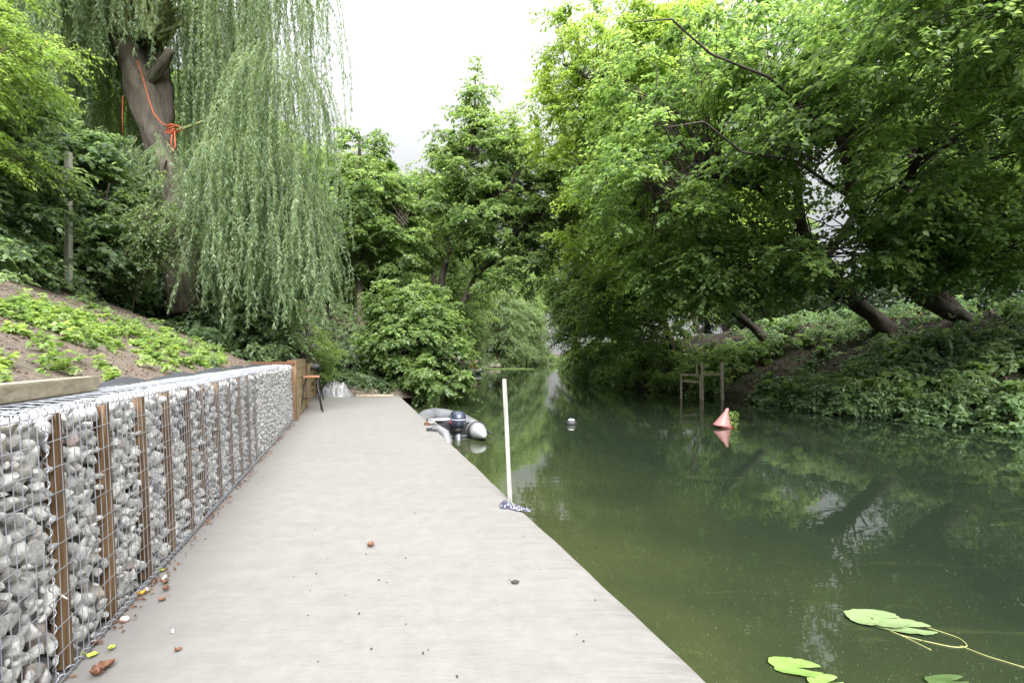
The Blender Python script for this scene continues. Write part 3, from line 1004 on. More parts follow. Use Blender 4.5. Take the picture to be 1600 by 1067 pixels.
b = MB(); b.tube([mot + AY * .12 + np.array([0, 0, .36]), mot + AY * .34 + np.array([0, 0, .41]), mot + AY * .48 - AX * .05 + np.array([0, 0, .42])], [.016, .018, .02], 8); b.build('tiller', M['rubber_black'], motor, smooth=True)
b = MB(); b.box(mot - AX * .148 + np.array([0, 0, .38]) - AY * .03, (.006, .16, .03), AX, AY); b.build('red_mark', M['decal_red'], motor)
# fender over the slab edge
fd = empty('boat_fender', dk(6.6, 0, 0), 'grey fender slung over the concrete edge beside the dinghy', 'fender')
P = [dk(6.62, -.10, .035), dk(6.60, .0, .045), dk(6.52, .09, -.03), dk(6.40, .12, -.16), dk(6.30, .12, -.26)]
b = MB(); b.tube(P, [.03, .05, .075, .075, .03], 12); b.build('fender_body', M['tube_grey'], fd, smooth=True)
b = MB(); b.tube([dk(6.63, -.19, .03), dk(6.62, -.10, .035)], [.022, .024], 8); b.build('end_loop', M['rubber_black'], fd, smooth=True)
cl_ = empty('mooring_ring', dk(7.35, -.08, 0), 'small rusty mooring ring at the concrete edge by the dinghy', 'mooring ring')
b = MB(); b.box(dk(7.35, -.08, .02), (.1, .1, .04), (*DH, 0), (*DV, 0)); b.build('base_plate', M['rust'], cl_, bevel=.004)
a = np.linspace(0, 2 * np.pi, 17)
b = MB(); b.tube([np.array(dk(7.35 + .045 * math.cos(q), -.08, .075 + .045 * math.sin(q))) for q in a], .009, 6, cap=False); b.build('ring', M['rust'], cl_, smooth=True)
b = MB(); b.tube([dk(7.35, -.08, .05), dk(7.45, .05, .03), dk(7.6, .25, -.12), bt(1.6, -.36, .35)], .008, 6)
tag(b.build('mooring_rope', M['grey_wood'], smooth=True), 'thin pale rope from the mooring ring to the dinghy', 'rope')

# white pole in the water beside the slab
b = MB(); p0, p1 = at(788, 592, 4.5), at(798.5, 812, 4.42); p1 = p1 + (p1 - p0) * .5
az = unit(p0 - p1); b.box((p0 + p1) / 2, (.036, .036, np.linalg.norm(p1 - p0)), unit(np.cross([0, 1., 0], az)), unit(np.cross(az, np.cross([0, 1., 0], az))), az)
tag(b.build('mooring_pole', M['pole_wood'], bevel=.004), 'thin whitish square pole standing in the water at the concrete edge', 'pole')

# crumpled cloth by the pole
c0 = on_z(796, 796, 0)
n = 26
V = []
for i in range(n):
    for j in range(14):
        x = (i / (n - 1)) * .24; y = (j / 13 - .5) * (.13 - .09 * i / (n - 1))
        hgt = .055 * math.exp(-((x - .03) / .05) ** 2) + .022 * math.exp(-((x - .15) / .08) ** 2)
        nn = noise.noise(Vector((x * 26, y * 34, 1))); n3 = noise.noise(Vector((x * 70, y * 70, 5)))
        V.append(c0 + np.array([-.07 + x + .02 * n3, .07 - x * .5 + y + .02 * nn, max(.004, (hgt + .02 * nn + .008 * n3) * (1 - (abs(j / 13 - .5) * 2) ** 4))]))
F = [(i * 14 + j, (i + 1) * 14 + j, (i + 1) * 14 + j + 1, i * 14 + j + 1) for i in range(n - 1) for j in range(13)]
tag(link('cloth', mesh_np('cloth', V, F, smooth=True), None, [M['cloth']]), 'crumpled blue and white patterned cloth on the concrete beside the white pole', 'cloth')

# ------------------------------------------------------------------ wooden handrails at the far bank
def rails(name, label, pts, bars, Y, grp):
    t = empty(name, at(*pts[0][:2], Y), label, 'handrail', grp)
    for (x0, y0, x1, y1, w_) in pts:
        b = MB(); a, c = at(x0, y0, Y), at(x1, y1, Y); az = unit(a - c)
        b.box((a + c) / 2, (w_, w_, np.linalg.norm(a - c)), unit(np.cross([0, 1., 0], az)), (0, 1, 0), az); b.build('post', M['rail_wood'], t, bevel=.004)
    for (x0, y0, x1, y1, w_) in bars:
        b = MB(); a, c = at(x0, y0, Y + .06), at(x1, y1, Y + .06)
        b.box((a + c) / 2, (np.linalg.norm(a - c), .04, w_), unit(c - a), (0, 1, 0)); b.build('rail', M['rail_wood'], t, bevel=.004)


rails('handrail', 'taller of two weathered wooden handrails rising from the water', [(1096.5, 566, 1098, 634, .07), (1127.5, 566, 1129, 632, .09), (1088, 568, 1090, 590, .05)], [(1098, 584, 1128, 585.5, .07)], 18.2, 'wooden handrails at the wooded bank')
rails('handrail', 'lower of two weathered wooden handrails, with two bars, at the water edge', [(1064, 584, 1064.5, 632, .06), (1094, 585, 1094.5, 632, .06)], [(1064, 585, 1091, 586, .07), (1065, 595, 1094, 597, .07)], 18.8, 'wooden handrails at the wooded bank')

# pink floating thing with a plant
fl = empty('floating_planter', (4.7, 11.4, WATER), 'pink cone-shaped float tipped in the water with green leaves growing beside it', 'float')
c = np.array([4.7, 11.4, WATER])
b = MB()
b.add(*lathe_box(c + np.array([-.04, 0, .03]), [(.21, .15, 0, 0), (.205, .15, .03, 0), (.15, .11, .12, 0), (.045, .035, .33, 0), (.03, .025, .40, 0)], np.array([1., 0, -.12]), np.array([0, 1., 0]), 16, 2))
for k_ in range(len(b.V[0])):
    b.V[0][k_][0] += max(0, b.V[0][k_][2] - c[2]) * .32
b.build('pink_cone', M['pink'], fl, smooth=True)
b = MB(); b.add(*lathe_box(c + np.array([.04, 0, 0]), [(.12, .10, -.06, 0), (.17, .13, .0, 0), (.16, .12, .035, 0)], np.array([1., 0, 0]), np.array([0, 1., 0]))); b.build('hull', M['red_hull'], fl, smooth=True)
n_ = 220
P0 = c + np.array([.20, .0, .02]) + np.stack([rng.uniform(-.10, .13, n_), rng.uniform(-.1, .1, n_), rng.uniform(0, .34, n_)], 1)
V, F = leaves(P0, unit(rng.normal(size=(n_, 3)) + [0, 0, .3]), unit(rng.normal(size=(n_, 3)) + [0, 0, 1]), rng.uniform(.04, .07, n_), rng.uniform(.02, .035, n_))
link('plant', mesh_np('plant', V, F, attr=rng.random(n_)), fl, [M['leaf_weed']])

# dark floating buoy
bu = empty('buoy', (1.38, 11.9, WATER), 'small dark buoy with pale top floating in mid river', 'buoy')
c = np.array([1.38, 11.9, WATER])
b = MB(); b.add(*lathe_box(c, [(.05, .05, -.08, 0), (.13, .1, -.02, 0), (.14, .11, .04, 0), (.10, .08, .09, 0)], np.array([1., 0, 0]), np.array([0, 1., 0]))); b.build('float_body', M['rubber_black'], bu, smooth=True)
b = MB(); b.add(*lathe_box(c, [(.085, .07, .09, 0), (.07, .06, .12, 0), (.02, .02, .135, 0)], np.array([1., 0, 0]), np.array([0, 1., 0]))); b.build('cap', M['white_paint'], bu, smooth=True)


# ------------------------------------------------------------------ lily pads and floating bits
def pad(c, rx, ry, rot, m, label, notch=True):
    n = 40
    a0 = R(14) if notch else 0
    a = np.linspace(a0, 2 * np.pi - a0, n)
    V = [c]
    for q in (.55, 1.0):
        for t in a:
            x, y = rx * q * math.cos(t), ry * q * math.sin(t)
            w_ = 1 + .03 * math.sin(5 * t + c[0] * 9) + .02 * math.sin(17 * t + c[0] * 30) - (.1 if q == 1 and math.sin(3.1 * t + c[1] * 20) > .93 else 0)
            V.append(c + np.array([(x * math.cos(rot) - y * math.sin(rot)) * w_, (x * math.sin(rot) + y * math.cos(rot)) * w_, .004 * math.sin(3 * t) * q + (.006 if q == 1 else 0)]))
    F = [(0, 1 + i, 2 + i) for i in range(n - 1)]
    F4 = [(1 + i, 1 + n + i, 2 + n + i, 2 + i) for i in range(n - 1)]
    me = bpy.data.meshes.new('lily_pad'); me.from_pydata([tuple(v) for v in V], [], F + F4); me.update()
    o = link('lily_pad', me, None, [m]); tag(o, label, 'lily pad', 'lily pads floating by the concrete')
    return o


def wz(px, py, z=WATER): return on_z(px, py, z)


pad(wz(1368, 966, WATER + .010), .17, .115, R(-8), M['lily'], 'larger pale green lily pad overlapping another, with chewed upper rim')
pad(wz(1410, 978, WATER + .005), .17, .10, R(-15), M['lily'], 'slender pale green lily pad partly under a larger one')
pad(wz(1243, 1042, WATER + .006), .13, .085, R(-14), M['lily2'], 'bright yellow-green lily pad alone nearer the concrete')
pad(wz(1290, 1066, WATER + .006), .09, .06, R(10), M['lily2'], 'small lily pad behind the bright yellow-green one, cut by the picture edge')
pad(wz(1480, 1064, WATER + .006), .11, .05, R(5), M['leaf_weed'], 'small green lily pad farthest from the concrete, at the picture edge')
b = MB()
for pts in ([(1395, 962), (1450, 980), (1500, 996), (1514, 1010), (1490, 1011), (1440, 1000)], [(1360, 975), (1400, 988), (1455, 1015)], [(1240, 1050), (1280, 1062), (1300, 1070)], [(1440, 1000), (1400, 990), (1365, 968)], [(1500, 1008), (1540, 1024), (1600, 1042)]):
    Q_ = np.array([wz(*q, WATER + .003) for q in pts]); q_ = np.linspace(0, len(Q_) - 1, len(Q_) * 6)
    Q_ = np.stack([np.interp(q_, np.arange(len(Q_)), Q_[:, k]) for k in range(3)], 1)
    for _ in range(5): Q_[1:-1] = (Q_[:-2] + Q_[1:-1] * 2 + Q_[2:]) / 4
    b.tube(Q_, .0032, 5)
tag(b.build('stems', M['stem'], smooth=True), kind='stuff')
# floating specks, seeds and leaf bits on the water: nobody could count them
n_ = 1600
px, py = rng.uniform(820, 1600, n_), 552 + 28 + (rng.random(n_) ** 1.0) * 490
P0 = np.array([wz(a, b_, WATER + .003) for a, b_ in zip(px, py)])
P0 = P0[(P0[:, 0] - O[0]) * DV[0] + (P0[:, 1] - O[1]) * DV[1] > .05]
P0 = P0[P0[:, 0] < xr(P0[:, 1]) - .3]
n_ = len(P0); an = rng.uniform(0, 6.28, n_)
V, F = leaves(P0, np.stack([np.cos(an), np.sin(an), 0 * an], 1), np.tile([0, 0, 1.], (n_, 1)), rng.uniform(.003, .012, n_) * np.where(rng.random(n_) < .08, 3.2, 1), rng.uniform(.002, .006, n_) * np.where(rng.random(n_) < .05, 3, 1), 0, 0)
tag(link('floating_bits', mesh_np('floating_bits', V, F, attr=rng.random(n_)), None, [M['leaf_pale']]), kind='stuff')
# duckweed mats far up the river
for nm, (cx, cy), (a_, b_) in (('duckweed', (-.6, 53.0), (2.9, 1.6)), ('duckweed', (7.0, 80.0), (3.4, 4.0))):
    n_ = 5000
    t = rng.uniform(0, 6.28, n_); q = np.sqrt(rng.random(n_))
    P0 = np.stack([cx + a_ * q * np.cos(t), cy + b_ * q * np.sin(t), np.full(n_, WATER + .01) + rng.uniform(0, .05, n_)], 1)
    an = rng.uniform(0, 6.28, n_)
    V, F = leaves(P0, np.stack([np.cos(an), np.sin(an), .1 + 0 * an], 1), unit(np.tile([0, 0, 1.], (n_, 1)) + rng.normal(size=(n_, 3)) * .15), rng.uniform(.1, .22, n_), rng.uniform(.08, .18, n_), 0, 0)
    tag(link(nm, mesh_np(nm, V, F, attr=rng.random(n_) * .6 + .4), None, [M['leaf_pale']]), kind='stuff')


# ------------------------------------------------------------------ litter on the slab
def dead_leaf(px, py, s, m, rot, label, curl=.5, cat_n='leaf'):
    c = on_z(px, py, 0)
    n = 9
    V, F = [], []
    for i in range(n):
        t = i / (n - 1)
        wdt = s * .42 * math.sin(math.pi * (t * .92 + .04)) ** .7 * (1 + .25 * (i % 2))
        for j in (-1, -.5, 0, .5, 1):
            x, y = (t - .5) * s, j * wdt
            z = .006 + curl * s * ((t - .5) ** 2 * 1.2 + abs(j) ** 1.6 * .35) + .05 * s * math.sin(8 * t + j * 4)
            V.append((c[0] + x * math.cos(rot) - y * math.sin(rot), c[1] + x * math.sin(rot) + y * math.cos(rot), max(.004, z)))
    for i in range(n - 1):
        for j in range(4): F.append((i * 5 + j, i * 5 + j + 1, i * 5 + j + 6, i * 5 + j + 5))
    b = MB(); b.add(V, F)
    b.tube([(c[0] - .5 * s * math.cos(rot), c[1] - .5 * s * math.sin(rot), .012), (c[0] - .75 * s * math.cos(rot + .3), c[1] - .75 * s * math.sin(rot + .3), .03), (c[0] - .95 * s * math.cos(rot + .5), c[1] - .95 * s * math.sin(rot + .5), .02)], .0015, 4)
    o = b.build('fallen_leaf', m, smooth=True)
    return tag(o, label, cat_n, 'fallen leaves on the concrete')


dead_leaf(579, 854, .05, M['leaf_brown'], 1.9, 'curled brown leaf lying alone in the middle of the concrete', .8)
dead_leaf(221, 931, .035, M['leaf_yellow'], .9, 'crumpled orange-yellow leaf near the foot of the stone wall', 1.2)
dead_leaf(252, 893, .035, M['leaf_green'], .2, 'yellow-green leaf touching the wall foot above the brown leaves', .4)
dead_leaf(144, 1026, .04, M['leaf_green'], .3, 'yellow-green leaf between two brown leaf clumps near the wall', .4)
dead_leaf(174, 1016, .028, M['leaf_green'], 2.0, 'small half brown leaf next to the yellow-green one', .9)
dead_leaf(258, 912, .035, M['leaf_brown'], .5, 'brown leaf just beyond the orange-yellow one', .9)
dead_leaf(259, 923, .035, M['leaf_brown'], 2.1, 'reddish brown leaf beside the orange-yellow one', 1.0)
dead_leaf(253, 938, .035, M['leaf_brown'], 2.9, 'narrow dark brown leaf on its own right of the orange-yellow one', .3)
dead_leaf(167, 1045, .05, M['leaf_brown'], .4, 'ragged brown leaf in the clump nearest the viewer', 1.0)
dead_leaf(152, 1056, .05, M['leaf_brown'], 2.4, 'crumpled brown leaf at the near end of the wall foot', 1.1)
dead_leaf(150, 1008, .03, M['leaf_brown'], 1.1, 'brown leaf scrap touching the wire by the second batten', 1.0)
dead_leaf(278, 1016, .03, M['leaf_brown'], 1.4, 'thin brown leaf standing on edge, out on the open concrete', .2)
dead_leaf(805, 911, .045, M['debris'], .1, 'dark stain ring near the water edge of the concrete, shaped as a leaf scrap', .25)  # leaf shape added in place of a stain ring on the slab
# pebbles
for px, py, s, lb in ((197, 971, .026, 'pale grey pebble on the concrete near the third batten'), (257, 905, .022, 'grey pebble behind the reddish brown leaf at the wall'), (270, 988, .012, 'tiny grey pebble out on the open concrete'), (230, 924, .016, 'small pale pebble behind the orange-yellow leaf')):
    o = bpy.data.objects.new('pebble', shape_me[rng.integers(0, 20)]); COL.objects.link(o)
    p = on_z(px, py, 0); o.location = (p[0], p[1], s * .6); o.scale = (s, s, s * .8); o.rotation_euler = (rng.random() * 3, rng.random() * 3, 0)
    tag(o, lb, 'pebble', 'pebbles on the concrete')
# litter band at the foot of the baskets, plus scattered dark specks
n_ = 1700
u = rng.uniform(0, 11.5, n_); v = WV + np.abs(rng.normal(0, .035, n_)) + .004
clump = (np.sin(u * 5.1) + np.sin(u * 11.7 + 1)) > rng.uniform(-1.5, 1.8, n_)
u, v = u[clump], v[clump]; n_ = len(u)
P0 = np.array([dk(a, b_, .004) for a, b_ in zip(u, v)])
V, F = leaves(P0, unit(np.stack([rng.normal(size=n_), rng.normal(size=n_), np.abs(rng.normal(size=n_)) * .4], 1)), unit(rng.normal(size=(n_, 3)) + [0, 0, 1.2]), rng.uniform(.008, .03, n_), rng.uniform(.006, .02, n_), .4, .3)
tag(link('leaf_litter', mesh_np('leaf_litter', V, F), None, [M['leaf_brown']]), kind='stuff')
b = MB()
spots = [(492, 827), (572, 866), (494, 896), (459, 901), (592, 906), (604, 910), (481, 961), (561, 959), (634, 975), (634, 872), (661, 1021), (669, 1015), (818, 838), (901, 991), (912, 1002), (404, 755), (411, 745), (700, 800), (648, 802), (540, 930), (580, 1014), (714, 1057), (497, 1033), (930, 938), (844, 890)]
for px_, py_ in spots:
    p = on_z(px_, py_, 0); s = rng.uniform(.0035, .008)
    v, f = shapes_lo[rng.integers(0, 12)]
    b.add(v @ rot_rand(rng).T * s + p + [0, 0, s * .5], f)
for _ in range(160):
    p = np.array(dk(rng.uniform(-1, 12), rng.uniform(-2.3, -.05), 0)); s = rng.uniform(.0012, .004)
    v, f = shapes_lo[rng.integers(0, 12)]
    b.add(v @ rot_rand(rng).T * s + p + [0, 0, s * .4], f)
tag(b.build('crumbs', M['debris']), kind='stuff')


# ------------------------------------------------------------------ trees
def sprays(C, Out, rad, K, Lf, lsize, r_, flat=.28, aspect=.6, droop=.35, tint_c=None, up=1.0):
    """leafy boughs: C (n,3) bough starts, Out (n,3) outward directions, rad (n,). K twigs with Lf leaves each"""
    n = len(C)
    h = unit(Out * np.array([1, 1, .35]) + 1e-6)
    side = unit(np.cross(h, np.array([0, 0, 1.0])))
    upv = np.cross(side, h)
    ang = r_.uniform(-1.9, 1.9, (n, K))
    rl = rad[:, None] * r_.uniform(.55, 1.1, (n, K)) * (1 - .25 * np.abs(ang) / 1.9)
    tilt = r_.normal(0, flat, (n, K))
    d = h[:, None] * np.cos(ang)[..., None] + side[:, None] * np.sin(ang)[..., None] + upv[:, None] * tilt[..., None]
    d = unit(d)
    start = C[:, None] + r_.normal(0, .12, (n, K, 3)) * rad[:, None, None]
    t = (np.arange(Lf) + r_.random((n, K, Lf))) / Lf
    t = .12 + .88 * t
    pos = start[:, :, None] + d[:, :, None] * (rl[..., None] * t)[..., None]
    pos[..., 2] -= droop * rl[..., None] * t ** 2
    pos += r_.normal(0, .03, pos.shape) * rad[:, None, None, None]
    tang = d[:, :, None] + np.array([0, 0, -1.0]) * (2 * droop * t * .7)[..., None]
    tang = unit(tang)
    sd_ = np.where(r_.random((n, K, Lf)) < .5, -1., 1.)[..., None]
    lat = unit(np.cross(tang, np.array([0, 0, 1.0])))
    D = unit(tang * .6 + lat * sd_ * r_.uniform(.3, 1.1, (n, K, Lf, 1)) + np.array([0, 0, -.25]) + r_.normal(0, .25, pos.shape))
    N = unit(np.array([0, 0, 1.0]) * up + r_.normal(0, .36, pos.shape) + h[:, None, None] * .25)
    L = lsize * r_.uniform(.6, 1.25, (n, K, Lf))
    tc_ = (tint_c if tint_c is not None else r_.uniform(.2, .8, n))
    ti = np.clip(tc_[:, None, None] + r_.normal(0, .16, L.shape), 0, 1)
    V, F = leaves(pos.reshape(-1, 3), D.reshape(-1, 3), N.reshape(-1, 3), L.ravel(), (L * aspect * r_.uniform(.85, 1.1, L.shape)).ravel(), .15, .12)
    # twig lines
    tt = np.linspace(0, 1, 4)
    TP = start[:, :, None] + d[:, :, None] * (rl[..., None] * tt)[..., None]
    TP[..., 2] -= droop * rl[..., None] * tt ** 2
    TP = TP.reshape(-1, 4, 3)[::2]
    return V, F, ti.ravel(), TP


TREES = {}


def tree(name, label, group, base, trunks, blobs, n_bough, rad, K, Lf, lsize, leafm, barkm, seed, cat='tree', aspect=.6, droop=.35, flat=.18, r0=.2, shell=.55, zmin=None, limbs=True, keep=None, twig_r=.006):
    """trunks: polylines [(pts, r_start, r_end)], blobs: crown volumes [(centre, radii, weight)]"""
    r_ = np.random.default_rng(seed)
    t = empty(name, tuple(base), label, cat, group)
    anchors = []
    for k, (pts, ra, rb) in enumerate(trunks):
        P = np.array(pts, float)
        if k == 0 or np.linalg.norm(P[0] - np.array(trunks[0][0][0])) < .5: P = np.vstack([P[0] + unit(P[0] - P[1]) * 1.3 - [0, 0, .15], P])
        # smooth resample
        s = np.linspace(0, len(P) - 1, len(P) * 8)
        i0 = np.clip(np.floor(s).astype(int), 0, len(P) - 2); f = (s - i0)[:, None]
        f2 = f * f * (3 - 2 * f) * .4 + f * .6
        Q = P[i0] * (1 - f2) + P[i0 + 1] * f2
        q = np.linspace(0, 1, len(Q))
        Q = Q + np.stack([nz2(q * 9 + seed, q * 3 + k, 1.), nz2(q * 7 + k, q * 5 + seed, 1.3), 0 * q], 1) * ra * .5
        rr = ra + (rb - ra) * q
        if k == 0: rr = rr * (1 + .35 * np.exp(-q * 9))
        rr = rr * (1 + .06 * np.sin(q * 31 + k))
        b = MB(); b.tube(Q, rr, 18 if ra > .08 else 7, rough=.16 if ra > .08 else 0)
        b.build('trunk' if k == 0 else 'limb', barkm, t, smooth=True)
        m_ = Q[len(Q) // 4:] if k == 0 else Q
        anchors.append(np.concatenate([m_, (rr[-len(m_):])[:, None]], 1))
    A = np.concatenate(anchors) if anchors else None
    W = np.array([b_[2] * b_[1][0] * b_[1][2] for b_ in blobs], float); W /= W.sum()
    C, Oo = [], []
    for (c, ra, _), n in zip(blobs, (W * n_bough).astype(int) + 1):
        d = unit(r_.normal(size=(n, 3))); rho = shell + (1 - shell) * r_.random(n) ** .7
        p = np.array(c) + d * rho[:, None] * np.array(ra)
        C.append(p); Oo.append(unit(d * np.array([1, 1, .6])))
    C, Oo = np.concatenate(C), np.concatenate(Oo)
    if zmin is not None:
        k = C[:, 2] > zmin; C, Oo = C[k], Oo[k]
    if keep is not None:
        k = keep(C); C, Oo = C[k], Oo[k]
    C = C.astype(float)
    rads = rad * r_.uniform(.6, 1.25, len(C))
    V, F, ti, TP = sprays(C, Oo, rads, K, Lf, lsize, r_, flat=flat, aspect=aspect, droop=droop)
    link('crown', mesh_np('crown', V, F, attr=ti), t, [leafm])
    # boughs: curved arms from trunk to every leafy spray
    P = []
    if A is not None:
        for c in C:
            dd = np.linalg.norm(A[:, :3] - c, axis=1) + np.maximum(0, A[:, 2] - c[2] + .3) * 2.0
            a = A[int(np.argmin(dd)), :3]
            m1 = a * .6 + c * .4 + [0, 0, .12 * np.linalg.norm(c - a)]; 
            P.append([a, (a + m1) / 2 + [0, 0, .02], m1, (m1 + c) / 2 + [0, 0, .05], c])
        P = np.array(P, float); P[:, 1:4] += r_.normal(0, .035, (len(P), 3, 3)) * (1 + 1.6 * np.linalg.norm(P[:, 0] - P[:, 4], axis=1))[:, None, None]
        P[:, 0] += r_.normal(0, .12, (len(P), 3)) * np.array([1, 1, .4])
        LN = np.linalg.norm(P[:, 0] - P[:, 4], axis=1)
        rr = np.linspace(1, .35, 5)[None] * np.clip(LN * .008, .006, .035)[:, None]
        V1, F1 = tubes_batch(P, rr, 4)
    else:
        V1, F1 = np.zeros((0, 3)), np.zeros((0, 4), int)
    V2, F2 = tubes_batch(TP, np.tile(np.array([1, .8, .6, .3]) * twig_r, (len(TP), 1)), 3)
    o = link('twigs', mesh_np('twigs', np.concatenate([V1, V2]), np.concatenate([F1, F2 + len(V1)]), smooth=True), t, [barkm])
    tag(o, kind='stuff')
    return t


def G(px, py, Y): return tuple(at(px, py, Y))


def sky_gap(C):
    # thin places in the canopy where the sky shows
    px = 800 + 800 * C[:, 0] / C[:, 1]; py = 552 - (C[:, 2] - CAM_H) * 800 / C[:, 1]
    bad = np.zeros(len(C), bool)
    for cx, cy, a, b_ in ((1283, 258, 34, 30), (1232, 300, 34, 26), (1236, 352, 44, 24), (1330, 330, 40, 24), (1300, 395, 40, 16), (1470, 150, 30, 24), (1560, 270, 28, 20), (1120, 210, 24, 16), (1430, 290, 26, 18), (1180, 390, 30, 14)):
        bad |= ((px - cx) / (a + 26)) ** 2 + ((py - cy) / (b_ + 22)) ** 2 < 1
    return ~(bad & (np.abs(np.sin(px * 12.9 + py * 7.1)) < .88))



# --- wooded bank, nearest overhanging maples
tree('maple_tree', 'big leaning maple whose thick dark trunk rises from the bare bank', 'maples leaning over the water', G(1503, 492, 14.5),
     [([G(1512, 500, 14.6), G(1440, 462, 14.1), G(1391, 425, 13.6), G(1368, 380, 13.0), G(1330, 310, 12.4), G(1310, 220, 11.8), G(1290, 120, 11.4)], .23, .07),
      ([G(1500, 490, 14.7), G(1455, 445, 14.8), G(1425, 390, 15), G(1415, 300, 15), G(1430, 180, 15), G(1420, 50, 15)], .2, .07),
      ([G(1391, 425, 13.6), G(1400, 330, 13.2), G(1440, 230, 12.5), G(1500, 150, 11.5)], .12, .04),
      ([G(1330, 310, 12.4), G(1240, 250, 11), G(1160, 238, 9.8), G(1100, 190, 9.4), G(1040, 200, 9)], .04, .008),
      ([G(1310, 220, 11.8), G(1200, 120, 10.4), G(1110, 85, 9.2), G(1050, 30, 8.6), G(990, 35, 8.3)], .035, .008)],
     [((11.0, 12.2, 7.6), (5.0, 3.6, 2.6), 1), ((8.2, 10.6, 6.4), (4.0, 2.8, 2.2), 1.2), ((8.0, 12, 3.8), (2.8, 1.4, .9), 2.6), ((10.9, 11.2, 4.0), (2.8, 1.3, 1.1), 2.4)], 540, .95, 10, 16, .125, M['leaf_maple'], M['bark_dark'], 11, aspect=.72, zmin=2.5, shell=.5, keep=sky_gap)
tree('maple_tree', 'slimmer dark trunked maple between the big leaning one and the handrails', 'maples leaning over the water', G(1360, 488, 16.5),
     [([G(1365, 494, 16.6), G(1320, 455, 16.2), G(1280, 420, 15.8), G(1250, 350, 15.4), G(1235, 260, 15), G(1230, 150, 14.8)], .24, .07),
      ([G(1280, 420, 15.8), G(1340, 330, 15.6), G(1330, 240, 15.4), G(1370, 150, 15)], .12, .04),
      ([G(1250, 350, 15.4), G(1180, 290, 14), G(1100, 270, 12.6), G(1020, 290, 11.8)], .09, .02)],
     [((6.6, 14.0, 8.0), (4.2, 3.4, 2.6), 1.1), ((4.6, 13.2, 5.6), (2.8, 2.4, 1.7), .9), ((5.6, 13.8, 3.5), (2.5, 1.5, .9), 2.0)], 470, .95, 10, 16, .125, M['leaf_maple'], M['bark_dark'], 12, aspect=.72, zmin=1.9, shell=.5, keep=sky_gap)
tree('maple_tree', 'bright yellow-green crowned maple reaching farthest out over the water', 'maples leaning over the water', G(1172, 508, 20.5),
     [([G(1178, 512, 20.6), G(1140, 480, 20.3), G(1105, 435, 20), G(1085, 395, 19.5), G(1060, 300, 19), G(1040, 200, 18.6)], .17, .06),
      ([G(1085, 395, 19.5), G(1010, 330, 18.5), G(950, 300, 17.5)], .09, .03),
      ([G(1060, 300, 19), G(1000, 190, 18), G(930, 130, 17), G(880, 100, 16)], .09, .025)],
     [((4.3, 18.0, 9.6), (3.7, 3.2, 3.6), 1.2), ((3.9, 17.2, 5.8), (2.4, 2.6, 2.0), .9), ((5.8, 19, 12.6), (3, 3, 2.4), .4), ((2.9, 16.4, 11.3), (1.7, 1.6, 1.5), .8), ((7.5, 20, 6.2), (3.2, 3, 2.6), .4)], 560, .95, 10, 16, .13, M['leaf_lime'], M['bark_dark'], 13, zmin=2.8, shell=.4)
tree('maple_tree', 'overhanging tree at the near end of the wooded bank, its trunk out of sight', 'maples leaning over the water', (16.5, 9.5, 2.6),
     [([(16.5, 9.5, 2.5), (15.6, 9.3, 5), (14, 9, 7.5), (12, 8.6, 9)], .26, .08), ([(15.6, 9.3, 5), (13, 8.5, 6), (10, 8, 6.6), (7.6, 7.6, 6.6)], .12, .02)],
     [((10.3, 8.6, 6.6), (3.6, 2.4, 2.3), 1), ((8.0, 8.2, 7.6), (3.2, 2.2, 1.8), 1)], 230, .9, 10, 16, .12, M['leaf_maple'], M['bark_dark'], 14, zmin=3.9, shell=.3)
tree('ash_tree', 'slim double stemmed tree behind the handrails, low branches down to the bank', 'trees along the wooded bank', G(1046, 536, 24),
     [([G(1050, 540, 24), G(1035, 495, 23.8), G(1018, 450, 23.5), G(1010, 380, 23.2), G(1000, 250, 23)], .16, .05), ([G(1090, 520, 25), G(1080, 470, 25), G(1085, 400, 25), G(1090, 280, 25)], .15, .05),
      ([G(1018, 450, 23.5), G(970, 400, 22.5), G(930, 370, 21.8)], .07, .02)],
     [((5.0, 23.0, 8.5), (3.5, 3.2, 4.8), 1), ((5.2, 24, 3.2), (2.9, 2.8, 2.2), .9), ((7.6, 25, 5.5), (3, 3, 3.5), .4)], 430, 1.05, 10, 16, .15, M['leaf_alder'], M['bark_dark'], 15, zmin=.6, shell=.45)
tree('ash_tree', 'dark tree closing the wooded bank just before the river bends', 'trees along the wooded bank', (7.5, 33, .9),
     [([(7.5, 33, .6), (7.2, 33, 4), (6.6, 32.5, 8), (6, 32, 12)], .22, .06), ([(7.2, 33, 4), (5.4, 32.4, 5.6), (4, 32, 6)], .1, .03)],
     [((5.4, 32, 8), (3.7, 4, 5.6), 1), ((5.2, 33, 3.2), (2.6, 3.2, 2.4), .8), ((7, 33, 14), (4.5, 4, 4), .6)], 500, 1.2, 10, 14, .19, M['leaf_alder'], M['bark_dark'], 16, zmin=.5, shell=.5)
# --- second row behind the bank, copied from one kind
wood0 = tree('woodland_tree', 'dark leafy tree in the woodland behind the wooded bank', 'woodland trees behind the wooded bank', (0, 0, 0),
             [([(0, 0, -.5), (.15, .1, 3), (-.1, 0, 7), (.1, 0, 11)], .24, .07), ([(.1, .1, 3.4), (1.4, .4, 5.5), (2.6, .5, 7.5)], .1, .03), ([(0, 0, 5), (-1.5, -.4, 7), (-2.6, -.6, 8.6)], .1, .03)],
             [((0, 0, 8.5), (4.2, 4.2, 4.2), 1), ((0, 0, 4.4), (3.4, 3.4, 2.2), .6)], 330, 1.3, 9, 13, .21, M['leaf_alder'], M['bark_dark'], 17, shell=.5)


